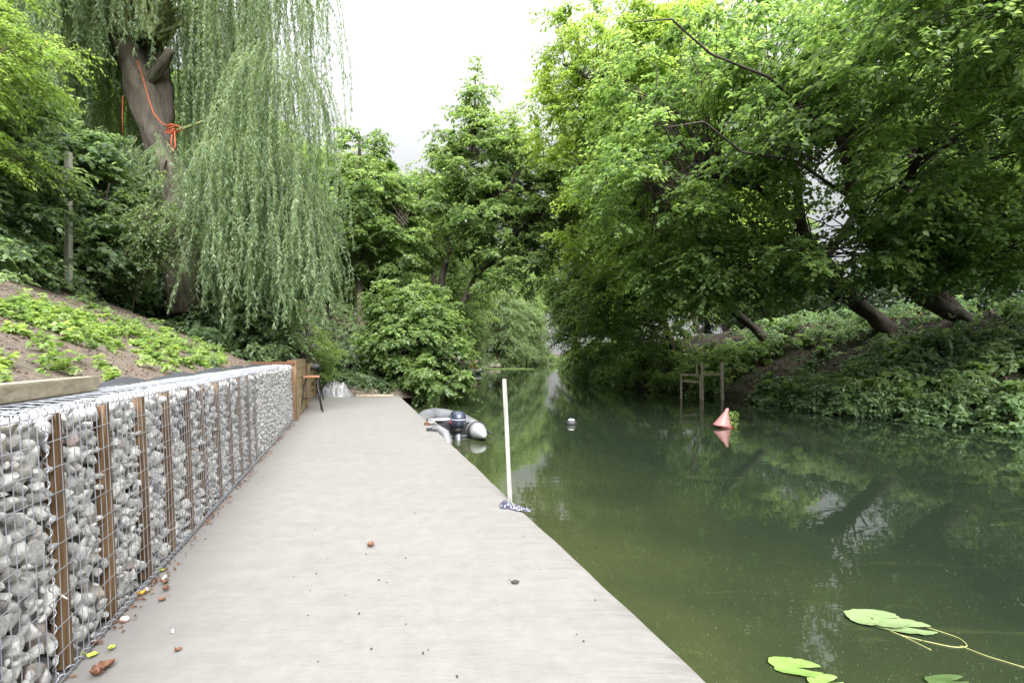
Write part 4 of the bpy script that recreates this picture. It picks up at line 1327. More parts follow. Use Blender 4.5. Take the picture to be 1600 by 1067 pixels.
def copy_tree(o, loc, rz, s, label=None, group=None):
    r_ = o.copy(); COL.objects.link(r_); r_.location = loc; r_.rotation_euler = (0, 0, rz); r_.scale = (s, s, s * 1.0)
    if label: r_['label'] = label
    if group: r_['group'] = group
    for ch in o.children:
        c = ch.copy(); COL.objects.link(c); c.parent = r_
    return r_


spots_w = [(18.5, 21.5, .9), (23, 17.5, .95), (12.5, 30, .8), (24, 27, 1.0), (34, 19, 1.1), (36, 27, 1.2), (29, 24, 1.1),  (27, 30, 1.2), (10.5, 42, 1.1), (17, 45, 1.25), (31, 15, 1.0), (9.5, 54, 1.1), (34, 24, 1.3), (13, 66, 1.3), (17, 82, 1.4), (26, 55, 1.4)]
for i, (x, y, s) in enumerate(spots_w):
    g_ = ground_R(x, y) - .2
    if i == 0: wood0.location = (x, y, g_); wood0.scale = (s, s, s)
    else: copy_tree(wood0, (x, y, g_), rng.uniform(0, 6.28), s)

# --- alders beyond the slab
al = tree('alder_tree', 'straight alder with a brown trunk standing beyond the end of the concrete', 'alders beyond the concrete', (-6.1, 20, .5),
          [([G(566, 535, 20), G(563, 470, 20), G(558, 400, 20), G(556, 330, 20), G(562, 250, 20), G(560, 205, 20)], .2, .04),
           ([G(561, 440, 20), G(520, 415, 19.6), G(490, 405, 19.2)], .06, .02), ([G(558, 400, 20), G(600, 380, 19.6), G(630, 350, 19)], .06, .02), ([G(557, 360, 20), G(515, 330, 20), G(500, 310, 20)], .05, .02)],
          [((-6.1, 20, 6.6), (2.4, 2.2, 1.9), 1.1), ((-5.9, 20, 8.4), (1.25, 1.25, 1.6), .7), ((-7.3, 20.4, 5), (1.5, 1.6, 1.3), .3), ((-4.6, 20, 5.4), (1.4, 1.6, 1.2), .4)], 330, .75, 10, 16, .135, M['leaf_alder'], M['bark'], 21, shell=.4)
tree('alder_tree', 'tall many stemmed alder with crooked dark limbs, highest in the middle', 'alders beyond the concrete', (-2.4, 22, .3),
     [([G(672, 560, 22), G(688, 500, 22), G(690, 430, 22), G(708, 360, 22), G(730, 280, 22), G(742, 190, 22), G(742, 120, 22)], .2, .03),
      ([G(690, 500, 22), G(720, 480, 21.6), G(742, 430, 21.4), G(770, 410, 21), G(800, 370, 20.6), G(830, 340, 20)], .12, .03),
      ([G(690, 430, 22), G(722, 340, 21.6), G(760, 310, 21), G(800, 300, 20.6)], .09, .02), ([G(688, 480, 22), G(668, 400, 22.4), G(655, 330, 22.6), G(660, 260, 22.6)], .09, .02), ([G(742, 430, 21.4), G(740, 380, 21.4), G(744, 320, 21.4)], .07, .02)],
     [((-1.4, 22, 9.4), (2.2, 2.2, 2.4), 1.1), ((-1.5, 22, 12.2), (1.05, 1.1, 1.3), .45), ((-3.2, 21.8, 7.0), (2.2, 2.2, 1.8), 1.), ((-.4, 21, 6.6), (2.1, 2, 1.7), 1.), ((-.2, 20.5, 4.6), (1.6, 1.6, 1.0), .6), ((.2, 22, 9), (1.6, 1.6, 1.8), .7), ((1.5, 22, 7), (1.4, 1.4, 2.4), .6)], 560, .8, 10, 16, .14, M['leaf_alder'], M['bark_dark'], 22, shell=.35)
tree('hazel_bush', 'broad bright leaved bush hanging over the water at the end of the concrete', 'bushes beyond the concrete', (-3.6, 17.4, .2),
     [([(-3.6, 17.4, -.1), (-3.4, 17.2, 1.2), (-3.1, 17, 2.4), (-2.9, 16.8, 3.2)], .07, .03), ([(-3.5, 17.3, .2), (-2.6, 16.8, 1.0), (-1.9, 16.2, 1.2), (-1.5, 15.9, .9)], .06, .02), ([(-3.7, 17.4, .1), (-4.4, 17.4, 1.6), (-4.7, 17.2, 2.8)], .06, .02)],
     [((-3.3, 16.8, 1.6), (1.75, 1.2, 1.5), 1), ((-3.4, 17.2, 2.9), (1.5, 1.2, .8), .5), ((-2.2, 15.9, .5), (.9, .8, .7), .5)], 270, .62, 10, 15, .12, M['leaf_alder'], M['bark_dark'], 23, shell=.5, zmin=-.25, cat='bush', aspect=.75)
tree('alder_tree', 'alder farther along the left bank, seen between the two nearer ones', 'alders beyond the concrete', (-5.2, 29, .6),
     [([(-5.2, 29, .3), (-5, 29, 4), (-4.8, 28.6, 8), (-4.9, 28.6, 11)], .2, .05)],
     [((-4.4, 28.6, 9.2), (2.6, 2.4, 2.6), 1), ((-5, 29, 4.5), (3, 2.4, 3), .8), ((-7.5, 29, 6), (2.4, 2.4, 3), .6)], 360, 1.1, 10, 13, .18, M['leaf_alder'], M['bark_dark'], 24, shell=.4)
pale = tree('willow_shrub', 'pale grey-green bushy tree on the left bank far up the river', 'pale bushes far up the river', (0, 0, 0),
            [([(0, 0, -.3), (.1, 0, 1.5), (.3, 0, 4), (.2, 0, 6)], .16, .05)], [((0, 0, 4.6), (2.8, 2.6, 2.8), 1), ((.2, -.4, 1.6), (3.0, 2.4, 1.6), .8)], 300, 1.1, 9, 13, .2, M['leaf_pale'], M['bark'], 25, shell=.45, cat='tree', aspect=.35, droop=.6)
pale.location = (-1.6, 58, 0); pale.scale = (1.2, 1.2, 1.2)
copy_tree(pale, (.9, 71, 0), 2.2, 1.25, 'pale bushy tree beside the light gap where the river ends')
copy_tree(pale, (-4.3, 44, .1), 4.0, .75, 'pale low bush above the overturned hull on the left bank')
copy_tree(pale, (3.2, 86, 0), 1.0, 1.0, 'faint pale tree at the very end of the river')
# background left bank copies
for i, (x, y, s) in enumerate([(-9.5, 27, .95), (-13.5, 22, 1.0), (-9, 36, 1.1), (-16, 30, 1.15), (-4.8, 38, .9), (-6.5, 50, 1.2), (-12, 46, 1.2), (-22, 24, 1.1), (-3.2, 66, 1.15), (-9, 66, 1.4), (0, 84, 1.3), (-18, 40, 1.3), (-11.2, 17.5, .62), (-26, 34, 1.3), (-6, 88, 1.5), (12, 99, 1.5), (2, 97, 1.4)]):
    copy_tree(wood0, (x, y, ground_L(x, y) - .3), rng.uniform(0, 6.28), s, 'dark leafy tree in the woodland beyond the left bank', 'woodland trees beyond the left bank')

# bushes at the left behind the end of the baskets
tree('elder_bush', 'light yellow-green bush behind the plank wall and stools', 'bushes beyond the concrete', (-5.6, 13.4, .5),
     [([(-5.6, 13.4, .2), (-5.5, 13.3, 1.2), (-5.4, 13.2, 2)], .05, .02)],
     [((-6.2, 14.8, 1.15), (1.1, .8, .9), 1), ((-7.0, 14.9, 1.7), (1.2, 1, 1.2), .8)], 160, .5, 10, 16, .07, M['leaf_weed'], M['bark'], 31, shell=.4, cat='bush', aspect=.5)
tree('elder_bush', 'grey-green bush between the plastic sheet and the straight alder', 'bushes beyond the concrete', (-5.5, 17, .4),
     [([(-5.5, 17, .1), (-5.4, 17, 1.2), (-5.3, 17, 2)], .05, .02)],
     [((-5.2, 16.8, 1.1), (1.3, 1.0, 1.1), 1), ((-6.6, 17.4, 1.6), (1.4, 1.2, 1.5), .8)], 180, .6, 10, 16, .085, M['leaf_elder'], M['bark'], 32, shell=.4, cat='bush', aspect=.4)
tree('elder_bush', 'dark bush under the long willow curtain at the foot of the slope', 'dark bushes above the earth slope', (-5.9, 10.9, .9),
     [([(-6.1, 11.2, .5), (-6.0, 11.2, 1.5), (-5.9, 11, 2.5)], .06, .02), ([(-6.1, 11.2, .8), (-5.5, 10.9, 1.6), (-5.2, 10.7, 2.2)], .04, .02)],
     [((-5.9, 11.2, 1.9), (1.2, .8, 1.2), 1)], 150, .55, 10, 15, .10, M['leaf_elder'], M['bark_dark'], 33, shell=.35, cat='bush', aspect=.6, zmin=.9)
tree('elder_bush', 'large dark leaved bush around the foot of the willow trunk', 'dark bushes above the earth slope', (-7.6, 10.8, 1.9),
     [([(-7.6, 11, 1.6), (-7.5, 11, 2.8), (-7.4, 11, 4)], .06, .02), ([(-7.8, 11, 1.8), (-8.2, 11, 3), (-8.4, 11, 4.2)], .05, .02)],
     [((-7.3, 11.2, 2.5), (1.7, .8, .8), 1), ((-8.9, 11.3, 3.9), (1.4, 1, 1.4), .8)], 260, .6, 10, 15, .11, M['leaf_elder'], M['bark_dark'], 34, shell=.3, cat='bush', aspect=.65, zmin=1.9)
tree('elder_bush', 'dark bush with large lobed leaves behind the grey post', 'dark bushes above the earth slope', (-7.9, 8.6, 2.3),
     [([(-7.9, 8.8, 2.1), (-7.8, 8.8, 3.4), (-7.6, 8.8, 4.8)], .06, .02), ([(-7.7, 8.9, 2.2), (-7.2, 8.9, 3.2), (-7.0, 8.9, 4.2)], .035, .015), ([(-8.2, 8.9, 2.2), (-8.5, 8.9, 3.2), (-8.8, 8.9, 4.2)], .035, .015)],
     [((-7.7, 9.0, 3.0), (1.15, .8, .85), 1), ((-8.4, 9.1, 4.3), (1.4, .9, 1.2), 1.3)], 310, .55, 10, 15, .10, M['leaf_elder'], M['bark_dark'], 35, shell=.3, cat='bush', aspect=.7, zmin=2.35)
tree('elder_bush', 'leafy bush at the top of the earth slope beside the picture edge', 'dark bushes above the earth slope', (-7.6, 6.7, 2.5),
     [([(-7.6, 6.9, 2.3), (-7.5, 6.9, 3.4), (-7.4, 6.9, 4.4)], .05, .02)],
     [((-7.2, 7.0, 3.5), (1.0, .7, 1.1), 1), ((-7.8, 7.2, 4.6), (1.2, .8, 1.2), 1)], 230, .45, 10, 15, .085, M['leaf_elder'], M['bark_dark'], 36, shell=.3, cat='bush', aspect=.65, zmin=2.45)
tree('robinia_tree', 'bright yellow-green feathery branches reaching in beside the willow', 'trees on the slope side', (-8.6, 6.4, 2.6),
     [([(-8.8, 6.4, 2.4), (-8.5, 6.3, 4.2), (-7.4, 6.1, 5.4), (-6.2, 6.0, 5.6)], .09, .02), ([(-8.5, 6.3, 4.2), (-7.4, 5.8, 4.6), (-6.1, 5.6, 4.3)], .05, .012)],
     [((-6.4, 6.1, 5.0), (1.05, .8, .7), 1), ((-6.5, 6.0, 3.9), (.85, .6, .6), .6), ((-7.4, 6.4, 5.5), (1.4, 1, 1), .5)], 130, .5, 11, 20, .055, M['leaf_robinia'], M['bark'], 37, shell=.2, aspect=.42, droop=.45, zmin=3.1)
copy_tree(wood0, (-12.5, 12.5, 2.3), 1.2, .72, 'dark leafy tree in the woodland beyond the left bank', 'woodland trees beyond the left bank')
copy_tree(wood0, (-16, 15, 2.6), 2.9, .95, 'dark leafy tree in the woodland beyond the left bank', 'woodland trees beyond the left bank')

# grey post on the slope
b = MB(); p0, p1 = at(107, 238, 7.9), at(107, 452, 7.9); b.box((p0 + p1) / 2, (.075, .075, p0[2] - p1[2]))
tag(b.build('post', M['grey_wood'], bevel=.004), 'pale weathered wooden post standing in bushes at the top of the earth slope', 'post')
tree('bindweed', 'thin pale leaved creeper hanging before the dark bushes left of the willow trunk', 'trees on the slope side', (-6.9, 9.2, 2.2),
     [([(-6.9, 9.3, 2.0), (-6.6, 9.2, 3.4), (-6.3, 9.1, 4.0), (-5.9, 9.1, 3.3)], .02, .008)],
     [((-6.3, 9.0, 3.5), (.7, .4, .8), 1)], 60, .35, 8, 14, .045, M['leaf_pale'], M['bark'], 38, shell=.2, cat='plant', droop=.8, aspect=.7)

# ------------------------------------------------------------------ weeping willow
YW = 10.4
wil = empty('willow_tree', G(290, 478, YW), 'old weeping willow with a thick leaning trunk and long hanging curtains of leaves', 'tree')


def limb(nm, pts, r0_, r1_, m, n=14, wob=.05):
    P = np.array(pts, float); s = np.linspace(0, len(P) - 1, len(P) * 5)
    i0 = np.clip(np.floor(s).astype(int), 0, len(P) - 2); f = (s - i0)[:, None]
    Q = P[i0] * (1 - f) + P[i0 + 1] * f
    for _ in range(3): Q[1:-1] = (Q[:-2] + Q[1:-1] * 2 + Q[2:]) / 4
    q = np.linspace(0, 1, len(Q))
    rr = (r0_ + (r1_ - r0_) * q) * (1 + wob * np.sin(q * 23 + r0_ * 50) + wob * .6 * np.sin(q * 51))
    b = MB(); b.tube(Q, rr, n * 2 if r0_ > .1 else n, rough=.12 if r0_ > .1 else 0)
    return b.build(nm, m, wil, smooth=True)


limb('trunk', [G(292, 490, YW), G(284, 400, YW), G(280, 330, YW), G(264, 255, YW), G(243, 205, YW), G(222, 150, YW), G(208, 100, YW), G(196, 62, YW)], .33, .24, M['bark_willow'], 20)
limb('limb', [G(255, 210, YW + .1), G(258, 160, YW + .2), G(250, 110, YW + .2), G(236, 55, YW + .2)], .19, .17, M['bark_dark'])
limb('limb', [G(226, 130, YW), G(250, 108, YW - .1), G(268, 78, YW - .1)], .11, .08, M['bark_willow'])
limb('limb', [G(205, 100, YW + .3), G(180, 80, YW + .4), G(168, 55, YW + .5)], .14, .12, M['bark_dark'])
limb('limb', [G(268, 208, YW - .3), G(330, 186, YW - .4), G(390, 160, YW - .5), G(440, 125, YW - .6)], .035, .012, M['twig_green'], 8)
limb('limb', [G(262, 250, YW - .25), G(256, 252, YW - .4), G(250, 300, YW - .42)], .03, .015, M['bark'], 8)
rw = np.random.default_rng(5)
head = at(215, 55, YW)
shoots = []
for k in range(115):
    az = rw.uniform(0, 2 * np.pi)
    reach = rw.uniform(.8, 3.7); rise = rw.uniform(1.0, 3.3)
    d = np.array([math.cos(az), math.sin(az) * .75, 0])
    if d[0] < -.3: reach *= .8
    if d[0] > .5: reach = min(reach, 3.3)
    st = head + np.array([rw.uniform(-.4, .5), rw.uniform(-.3, .3), rw.uniform(-.25, .3)])
    q = np.linspace(0, 1, 10)[:, None]
    P = st + d * reach * q ** .85 + np.array([0, 0, 1.]) * rise * np.sin(q * np.pi * .62)
    shoots.append(P)
V, F = tubes_batch(np.array(shoots), np.tile(np.linspace(.035, .008, 10), (len(shoots), 1)) * rw.uniform(.5, 1.3, (len(shoots), 1)), 5)
tag(link('shoots', mesh_np('shoots', V, F, smooth=True), wil, [M['twig_green']]), kind='stuff')
starts_, lens, outd, den = [], [], [], []


def bottom_z(x, y):
    """how far down the curtain hangs at this side"""
    px = 800 + 800 * x / y
    return np.interp(px, [40, 120, 200, 260, 300, 340, 420, 470, 492, 505, 525], [4.6, 4.5, 4.6, 4.6, 3.4, 2.6, 1.7, 1.45, 2.0, 4.6, 5.6])


for k in range(470):
    P = shoots[rw.integers(0, len(shoots))]
    i = rw.integers(3, 10)
    c_ = P[i] + rw.normal(0, .08, 3)
    zb0 = bottom_z(c_[0], c_[1]) + abs(rw.normal(0, 1.3))
    if c_[1] > YW + .8: zb0 = max(zb0, 3.2)
    if rw.random() < .35: zb0 = c_[2] - rw.uniform(.6, 3.0)
    if zb0 > c_[2] - .5: zb0 = c_[2] - rw.uniform(.5, 1.5)
    pxs = 800 + 800 * c_[0] / c_[1]
    if 140 < pxs < 290 and c_[1] < YW + .35:
        if pxs > 165 and rw.random() < .74: continue
        zb0 = max(zb0, c_[2] - 2.4)
    for m_ in range(rw.integers(2, 8)):
        s_ = c_ + rw.normal(0, .055, 3)
        zb = min(zb0 + abs(rw.normal(0, .35)), s_[2] - .3)
        starts_.append(s_); lens.append(s_[2] - zb); outd.append(unit(P[i] - P[i - 1]))
# lower mounds of shoots: from knots on the trunk and the thin side limb
def extra(n, p, spread, dirv, rise, reach, l0, l1):
    for _ in range(n):
        az = rw.uniform(-1, 1) * spread
        d = np.array([dirv[0] * math.cos(az) - dirv[1] * math.sin(az), dirv[0] * math.sin(az) + dirv[1] * math.cos(az), 0])
        rr = rw.uniform(.25, 1) * reach
        s_ = np.array(p) + d * rr + np.array([0, 0, rise * math.sin(math.pi * min(.9, rr / reach * .62))]) + rw.normal(0, .07, 3)
        starts_.append(s_); lens.append(rw.uniform(l0, l1)); outd.append(unit(d + np.array([0, 0, .3])))


extra(110, G(262, 262, YW - .3), 3.14, (1, -.6), .35, .62, .4, 1.3)
extra(130, G(345, 300, YW - .6), 1.2, (1, -.2), .7, 1.0, 1.2, 2.7)
extra(230, G(400, 290, YW - .3), 3.14, (1, -.3), .75, .85, 1.4, 3.4)
extra(120, G(465, 335, YW - .2), 2.2, (1, 0), .5, .5, 1.3, 2.8)
extra(120, G(440, 125, YW - .6), 3.14, (1, 0), .3, .8, 1.5, 4.2)
extra(55, G(448, -50, YW), 3.14, (1, 0), .3, .45, 1.6, 4.4)
extra(26, G(468, -30, YW - .2), 3.14, (1, 0), .3, .28, 1.0, 3.6)
starts_, lens, outd = np.array(starts_), np.array(lens), np.array(outd)
ns = len(starts_); MS = 10
q = np.linspace(0, 1, MS)
LL = lens[:, None] * q[None]
hz = outd * np.array([1, 1, 0])
P = starts_[:, None] + hz[:, None] * (.45 * (1 - np.exp(-LL / .5)))[..., None]
P[..., 2] += np.clip(outd[:, 2], 0, 1)[:, None] * .25 * np.sin(np.clip(LL / .6, 0, np.pi)) - LL
wb = rw.normal(0, .06, (ns, MS, 2)).cumsum(1) + rw.normal(0, .12, (ns, 1, 2)); P[..., :2] += wb * q[None, :, None]
V, F = tubes_batch(P, np.tile(np.linspace(.0045, .002, MS), (ns, 1)), 3)
tag(link('strands', mesh_np('strands', V, F, smooth=True), wil, [M['twig_green']]), kind='stuff')
# leaves along every strand
cnt = np.maximum(8, (lens / .016).astype(int))
sid = np.repeat(np.arange(ns), cnt)
tt = rw.random(len(sid)) ** .9 * .99
fi = tt * (MS - 1); i0 = fi.astype(int); ff = (fi - i0)[:, None]
LP = P[sid, i0] * (1 - ff) + P[sid, i0 + 1] * ff
tn = unit(P[sid, i0 + 1] - P[sid, i0])
rd = unit(rw.normal(size=(len(sid), 3)) * [1, 1, .2])
D = unit(tn * rw.uniform(.5, 1.3, (len(sid), 1)) + rd * .75 + [0, 0, -.25])
N = unit(rw.normal(size=(len(sid), 3)) + [0, 0, .6])
LL_ = rw.uniform(.06, .11, len(sid)) * np.where(rw.random(len(sid)) < .5, 1, .85)
ti = np.clip(rw.uniform(.15, .85, ns)[sid] + rw.normal(0, .15, len(sid)), 0, 1)
V, F = leaves(LP, D, N, LL_, LL_ * .19, .1, .12)
link('crown', mesh_np('crown', V, F, attr=ti), wil, [M['leaf_willow']])

# orange rope up the willow
orp = [G(214, 96, YW - .38), G(222, 118, YW - .40), G(231, 150, YW - .40), G(240, 178, YW - .42), G(254, 194, YW - .44), G(264, 197, YW - .46)]
b = MB(); b.tube(orp, .011, 7)
kn = at(270, 203, YW - .46)
for k in range(5):
    a = np.linspace(0, 2 * np.pi, 14)
    b.tube([kn + np.array([.07 * math.cos(t) * (1 + .3 * k % 2) + .03 * (k - 2), .06 * math.sin(t), .05 * math.sin(t + k) + .02 * (k - 2)]) for t in a], .009, 6, cap=False)
b.tube([kn, kn + [-.02, -.02, -.25], kn + [.0, .0, -.45], kn + [.05, 0, -.3], kn + [.03, 0, -.02]], .012, 6)
b.tube([G(192, 150, YW - .35), G(191, 180, YW - .4), G(192, 210, YW - .4)], .008, 5)
tag(b.build('orange_rope', M['orange_rope'], smooth=True), 'orange rope running down the willow trunk to a knotted bundle', 'rope')

# ------------------------------------------------------------------ weeds on the earth slope
def slope_hit(px, py):
    d = np.array([(px - 800) / 800, 1, -(py - 552) / 800])
    for Y in np.arange(2.2, 12, .03):
        X, z = d[0] * Y, CAM_H + d[2] * Y
        w_ = (xw(Y) - X) / 1.047
        if w_ > .46 and z <= float(hL(np.array([w_]), np.array([X]), np.array([Y]))[0]): return np.array([X, Y, z])
    return None


C = []
for k in range(230):
    px = rw.uniform(-20, 350)
    mid = np.interp(px, [-20, 100, 200, 300, 350], [487, 508, 535, 553, 562])
    half = np.interp(px, [-20, 100, 250, 350], [22, 32, 34, 18])
    py = mid + rw.uniform(-.8, .8) * half
    h_ = slope_hit(px, py)
    if h_ is not None and nz2(h_[0], h_[1], 5.0, 2) > -.22: C.append(h_)
for k in range(45):
    px = rw.uniform(-10, 330); py = rw.uniform(470, 600); h_ = slope_hit(px, py)
    if h_ is not None and (xw(h_[1]) - h_[0]) / 1.047 < 3.1: C.append(h_)
C = np.array(C); n = len(C)
K, Lf = 6, 9
V, F, ti, TP = sprays(C + [0, 0, .05], unit(np.stack([rw.normal(size=n), rw.normal(size=n), np.full(n, .5)], 1)), rw.uniform(.07, .17, n), K, Lf, .05, rw, flat=.6, aspect=.8, droop=.15)
o = link('weeds', mesh_np('weeds', V, F, attr=ti), None, [M['leaf_weed']]); tag(o, kind='stuff')
# clods and pebbles on the slope
b = []; fb = []; nv = 0
for k in range(2600):
    Y = rw.uniform(2, 10.5); w_ = rw.uniform(.5, 3.6) ; X = xw(Y) - 1.047 * w_
    z = float(hL(np.array([w_]), np.array([X]), np.array([Y]))[0]); s = rw.uniform(.006, .022) * (1.6 if rw.random() < .06 else 1)
    v, f = shapes_lo[rw.integers(0, 12)]; b.append(v @ rot_rand(rw).T * s + [X, Y, z + s * .3]); fb.append(f + nv); nv += len(v)
tag(link('soil_clods', mesh_np('soil_clods', np.concatenate(b), np.concatenate(fb), smooth=False), None, [M['soil_left']]), kind='stuff')

# dead leaves, chips and darker seedlings on the slope
n_ = 2600
Y_ = rw.uniform(2, 10.5, n_); w_ = rw.uniform(.5, 4.2, n_); X_ = xw(Y_) - 1.047 * w_
P0 = np.stack([X_, Y_, hL(w_, X_, Y_) + .012], 1)
V, F = leaves(P0, unit(rw.normal(size=(n_, 3)) * [1, 1, .3]), unit(rw.normal(size=(n_, 3)) * .6 + [0, 0, 1.2]), rw.uniform(.01, .04, n_), rw.uniform(.006, .022, n_), .3, .3)
tag(link('leaf_litter', mesh_np('leaf_litter', V, F), None, [M['leaf_brown']]), kind='stuff')
C2 = P0[:70]; C2 = C2[nz2(C2[:, 0], C2[:, 1], 2.0, 4) > -.1]; n = len(C2)
V, F, ti, TP = sprays(C2 + [0, 0, .06], unit(np.stack([rw.normal(size=n), rw.normal(size=n), np.full(n, 1.2)], 1)), rw.uniform(.10, .24, n), 5, 10, .06, rw, flat=.8, aspect=.3, droop=.3)
tag(link('seedlings', mesh_np('seedlings', V, F, attr=ti), None, [M['leaf_elder']]), kind='stuff')

# ------------------------------------------------------------------ undergrowth on the wooded bank
def under(name, n, Y0, Y1, d0, d1, rad, lsize, m, seed, hfun, xf, sgn, up=.25, gap=None, aspect=.7):
    r_ = np.random.default_rng(seed)
    Y = r_.uniform(Y0, Y1, n); d = d0 + (d1 - d0) * r_.random(n) ** 1.3
    X = xf(Y) + sgn * d
    Z = hfun(d, X, Y) + up * r_.uniform(.2, 1.2, n)
    if gap is not None:
        k = gap(X, Y, d, r_); X, Y, Z, d = X[k], Y[k], Z[k], d[k]
    C = np.stack([X, Y, Z], 1)
    Oo = unit(np.stack([-sgn * np.abs(r_.normal(1, .5, len(C))), r_.normal(-.4, .7, len(C)), np.full(len(C), .25)], 1))
    V, F, ti, TP = sprays(C, Oo, rad * r_.uniform(.5, 1.3, len(C)), 7, 10, lsize, r_, flat=.5, aspect=aspect, droop=.45)
    V2, F2 = tubes_batch(TP, np.tile(np.array([1, .8, .6, .3]) * .005, (len(TP), 1)), 3)
    o = link(name, mesh_np(name, np.concatenate([V, V2]), np.concatenate([F, F2 + len(V)]), attr=np.concatenate([ti, np.zeros(len(F2))])), None, [m])
    tag(o, kind='stuff')


def gapR(X, Y, d, r_):
    bare = (nz2(X, Y, .9, 4) > .05) & (d > .9)
    steps = (np.abs(Y - 18.6) < 1.1) & (d < 3.4)
    bare2 = (Y > 16.5) & (Y < 21) & (d > .6) & (d < 3.8) & (nz2(X, Y, .9, 1) > -.1)
    return ~(bare & (r_.random(len(X)) < .85)) & ~steps & ~bare2


under('undergrowth', 420, 5, 23, .0, 4.5, .5, .14, M['leaf_pale'], 51, hR, xr, 1, .5, gapR, .28)
under('undergrowth', 260, 5, 23, .2, 5, .3, .19, M['leaf_alder'], 52, hR, xr, 1, .4, gapR, .85)
under('undergrowth', 1100, 5, 17.6, -.15, 3.2, .36, .115, M['leaf_under'], 41, hR, xr, 1, .3, gapR)
under('undergrowth', 700, 7, 24, 2.5, 9, .5, .11, M['leaf_under'], 42, hR, xr, 1, .45, gapR)
under('undergrowth', 700, 19.6, 36, -.3, 2.4, .55, .12, M['leaf_alder'], 43, hR, xr, 1, .8, None)
under('undergrowth', 350, 36, 80, -.3, 3, .9, .25, M['leaf_alder'], 44, hR, xr, 1, 1.2, None)
under('undergrowth', 420, 16.5, 40, -.2, 4, .6, .12, M['leaf_elder'], 45, hL2, xl, -1, .6, None)
under('undergrowth', 350, 40, 88, -.2, 4, 1.0, .25, M['leaf_pale'], 46, hL2, xl, -1, 1.0, lambda X, Y, d, r_: ~((Y > 52) & (Y < 60)))
under('undergrowth', 500, 6, 13.5, 3.1, 6.5, .45, .09, M['leaf_elder'], 47, hL, xw, -1.047, .35, None)
under('undergrowth', 160, 9.6, 15, .5, 3.2, .4, .08, M['leaf_elder'], 48, hL, xw, -1.047, .35, None)
under('undergrowth', 200, 15.6, 18, .4, 5, .5, .09, M['leaf_elder'], 50, hL2, xl, -1, .5, None)

under('undergrowth', 700, 12, 34, 7.5, 12, (.9), .15, M['leaf_shaded'], 49, hR, xr, 1, 1.5, None)  # dim area behind the trunks, its shade put into the leaf colour

# clods, stones, litter and bare roots on the wooded bank
b = []; fb = []; nv = 0
for k in range(2200):
    Y = rw.uniform(8, 24); d_ = rw.uniform(.1, 6.5); X = float(xr(Y)) + d_
    z = ground_R(X, Y); s = rw.uniform(.015, .06) * (2.2 if rw.random() < .05 else 1)
    v, f = shapes_lo[rw.integers(0, 12)]; b.append(v @ rot_rand(rw).T * s * [1.3, 1, .7] + [X, Y, z + s * .2]); fb.append(f + nv); nv += len(v)
tag(link('bank_clods', mesh_np('bank_clods', np.concatenate(b), np.concatenate(fb)), None, [M['soil_right']]), kind='stuff')
n_ = 5000
Y_ = rw.uniform(7, 25, n_); d_ = rw.uniform(.1, 8, n_); X_ = xr(Y_) + d_
P0 = np.stack([X_, Y_, hR(d_, X_, Y_) + .02], 1)
V, F = leaves(P0, unit(rw.normal(size=(n_, 3)) * [1, 1, .3]), unit(rw.normal(size=(n_, 3)) * .6 + [0, 0, 1.2]), rw.uniform(.04, .11, n_), rw.uniform(.03, .06, n_), .3, .3)
tag(link('leaf_litter', mesh_np('leaf_litter', V, F), None, [M['leaf_brown']]), kind='stuff')
RT = []
for k in range(60):
    Y = rw.uniform(9, 23); d_ = rw.uniform(1.0, 5.5); a_ = rw.uniform(-2.6, -.6); L_ = rw.uniform(.5, 1.8); P = []
    for q in np.linspace(0, 1, 6):
        x = float(xr(Y)) + d_ + L_ * q * math.cos(a_ + 1.2 * math.sin(3 * q + k)) * -1; y = Y + L_ * q * math.sin(a_)
        P.append([x, y, ground_R(x, y) + .03 + .07 * math.sin(q * 7 + k) ** 2])
    RT.append(P)
V, F = tubes_batch(np.array(RT), np.tile(np.linspace(.022, .006, 6), (60, 1)) * rw.uniform(.5, 1.6, (60, 1)), 5)
tag(link('fine_roots', mesh_np('fine_roots', V, F, smooth=True), None, [M['bark']]), kind='stuff')

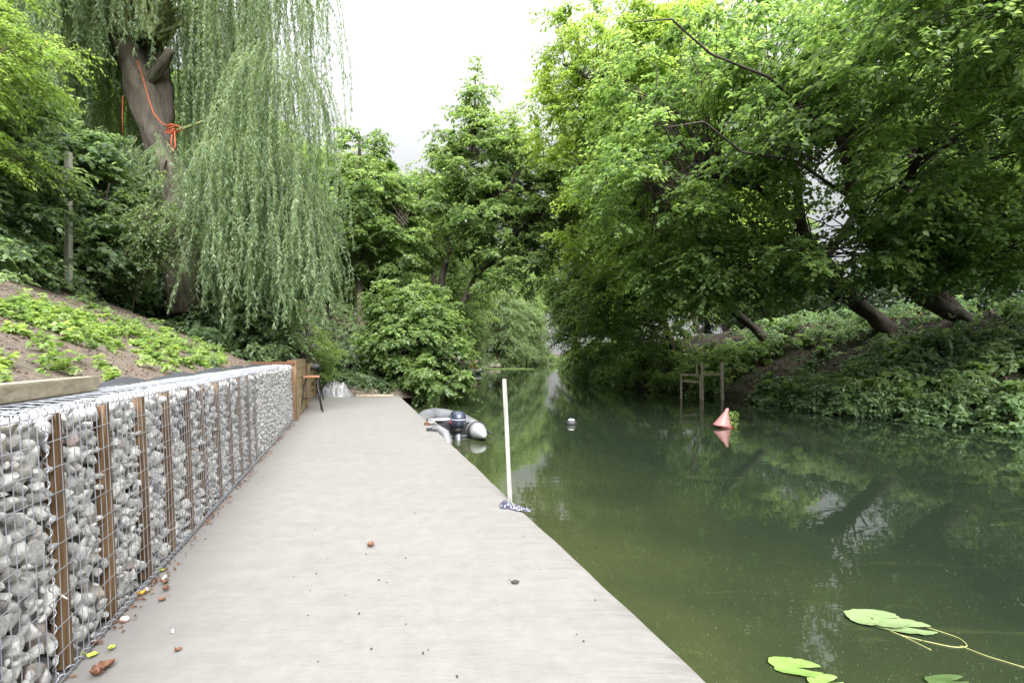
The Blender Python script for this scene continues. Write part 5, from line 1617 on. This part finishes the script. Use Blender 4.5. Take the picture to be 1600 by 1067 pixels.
# exposed roots and fallen branches on the bare bank
for i, (pts, r0_, r1_, lb) in enumerate([
    ([(1600, 455), (1582, 470), (1572, 478), (1592, 500), (1602, 512)], .05, .03, 'grey crooked root arching out of the bare bank at the picture edge'),
    ([(1530, 460), (1548, 442), (1565, 446)], .025, .015, 'thin arched root beside the big leaning trunk'),
    ([(1478, 556), (1488, 545), (1495, 536)], .035, .02, 'short pale broken branch lying on the bare bank'),
    ([(1392, 560), (1400, 542), (1418, 530)], .03, .015, 'short dark broken branch poking from the undergrowth')]):
    P = []
    for (px, py) in pts:
        d = np.array([(px - 800) / 800, 1, -(py - 552) / 800]); hit = None
        for Y in np.arange(8, 30, .05):
            X, z = d[0] * Y, CAM_H + d[2] * Y
            if X > xr(Y) and z <= ground_R(X, Y) + .02: hit = np.array([X, Y, ground_R(X, Y) + .04]); break
        if hit is not None: P.append(hit)
    if len(P) >= 2:
        for k in range(1, len(P) - 1): P[k] = P[k] + [0, 0, .08]
        b = MB(); b.tube(P, np.linspace(r0_, r1_, len(P)), 7)
        tag(b.build('root' if 'root' in lb else 'branch', M['grey_wood'] if i in (0, 2) else M['bark'], smooth=True), lb, 'root' if 'root' in lb else 'branch')

# ------------------------------------------------------------------ boats far up the river
fb_ = empty('moored_boat', (-3.3, 42, WATER), 'small white boat with dark red cabin half hidden behind the hanging bush', 'boat')
c = np.array([-3.55, 42, WATER])
X3, Y3 = np.array([1., 0, 0]), np.array([0, 1., 0])
b = MB(); b.add(*lathe_box(c, [(.85, 1.7, -.1, 0), (1.05, 2.0, .2, 0), (1.1, 2.1, .38, 0)], X3, Y3)); b.build('hull', M['white_paint'], fb_, smooth=True)
b = MB(); b.add(*lathe_box(c, [(.7, 1.1, .4, 0), (.66, 1.0, .85, 0)], X3, Y3, 16, 5)); b.build('cabin', M['red_hull'], fb_)
b = MB(); b.add(*lathe_box(c, [(.85, 1.25, .87, 0), (.8, 1.2, 1.02, 0), (.5, .9, 1.08, 0)], X3, Y3, 16, 5)); b.build('roof', M['pink'], fb_, smooth=True)
b = MB(); b.box(c + [-.45, -2.15, .15], (.3, .2, .7)); b.build('outboard', M['engine'], fb_, bevel=.04)
ov = empty('upturned_boat', (-3, 57, WATER), 'upturned brown hull resting at the water edge far up the left bank', 'boat')
V, F = [], []
for i in range(13):
    t = i / 12
    wd = 1.0 * math.sin(math.pi * min(1, t * .9 + .1)) ** .6; hh = 1.25 - .85 * t
    for j in range(9):
        a = math.pi * j / 8
        V.append((-5.0 + 3.9 * t, 57 - wd * math.cos(a) * 1.1, WATER + .25 + hh * math.sin(a) * .85 - .1 * t))
F = [(i * 9 + j, i * 9 + j + 1, (i + 1) * 9 + j + 1, (i + 1) * 9 + j) for i in range(12) for j in range(8)]
b = MB(); b.add(V, F); b.build('hull', M['rail_wood'], ov, smooth=True)
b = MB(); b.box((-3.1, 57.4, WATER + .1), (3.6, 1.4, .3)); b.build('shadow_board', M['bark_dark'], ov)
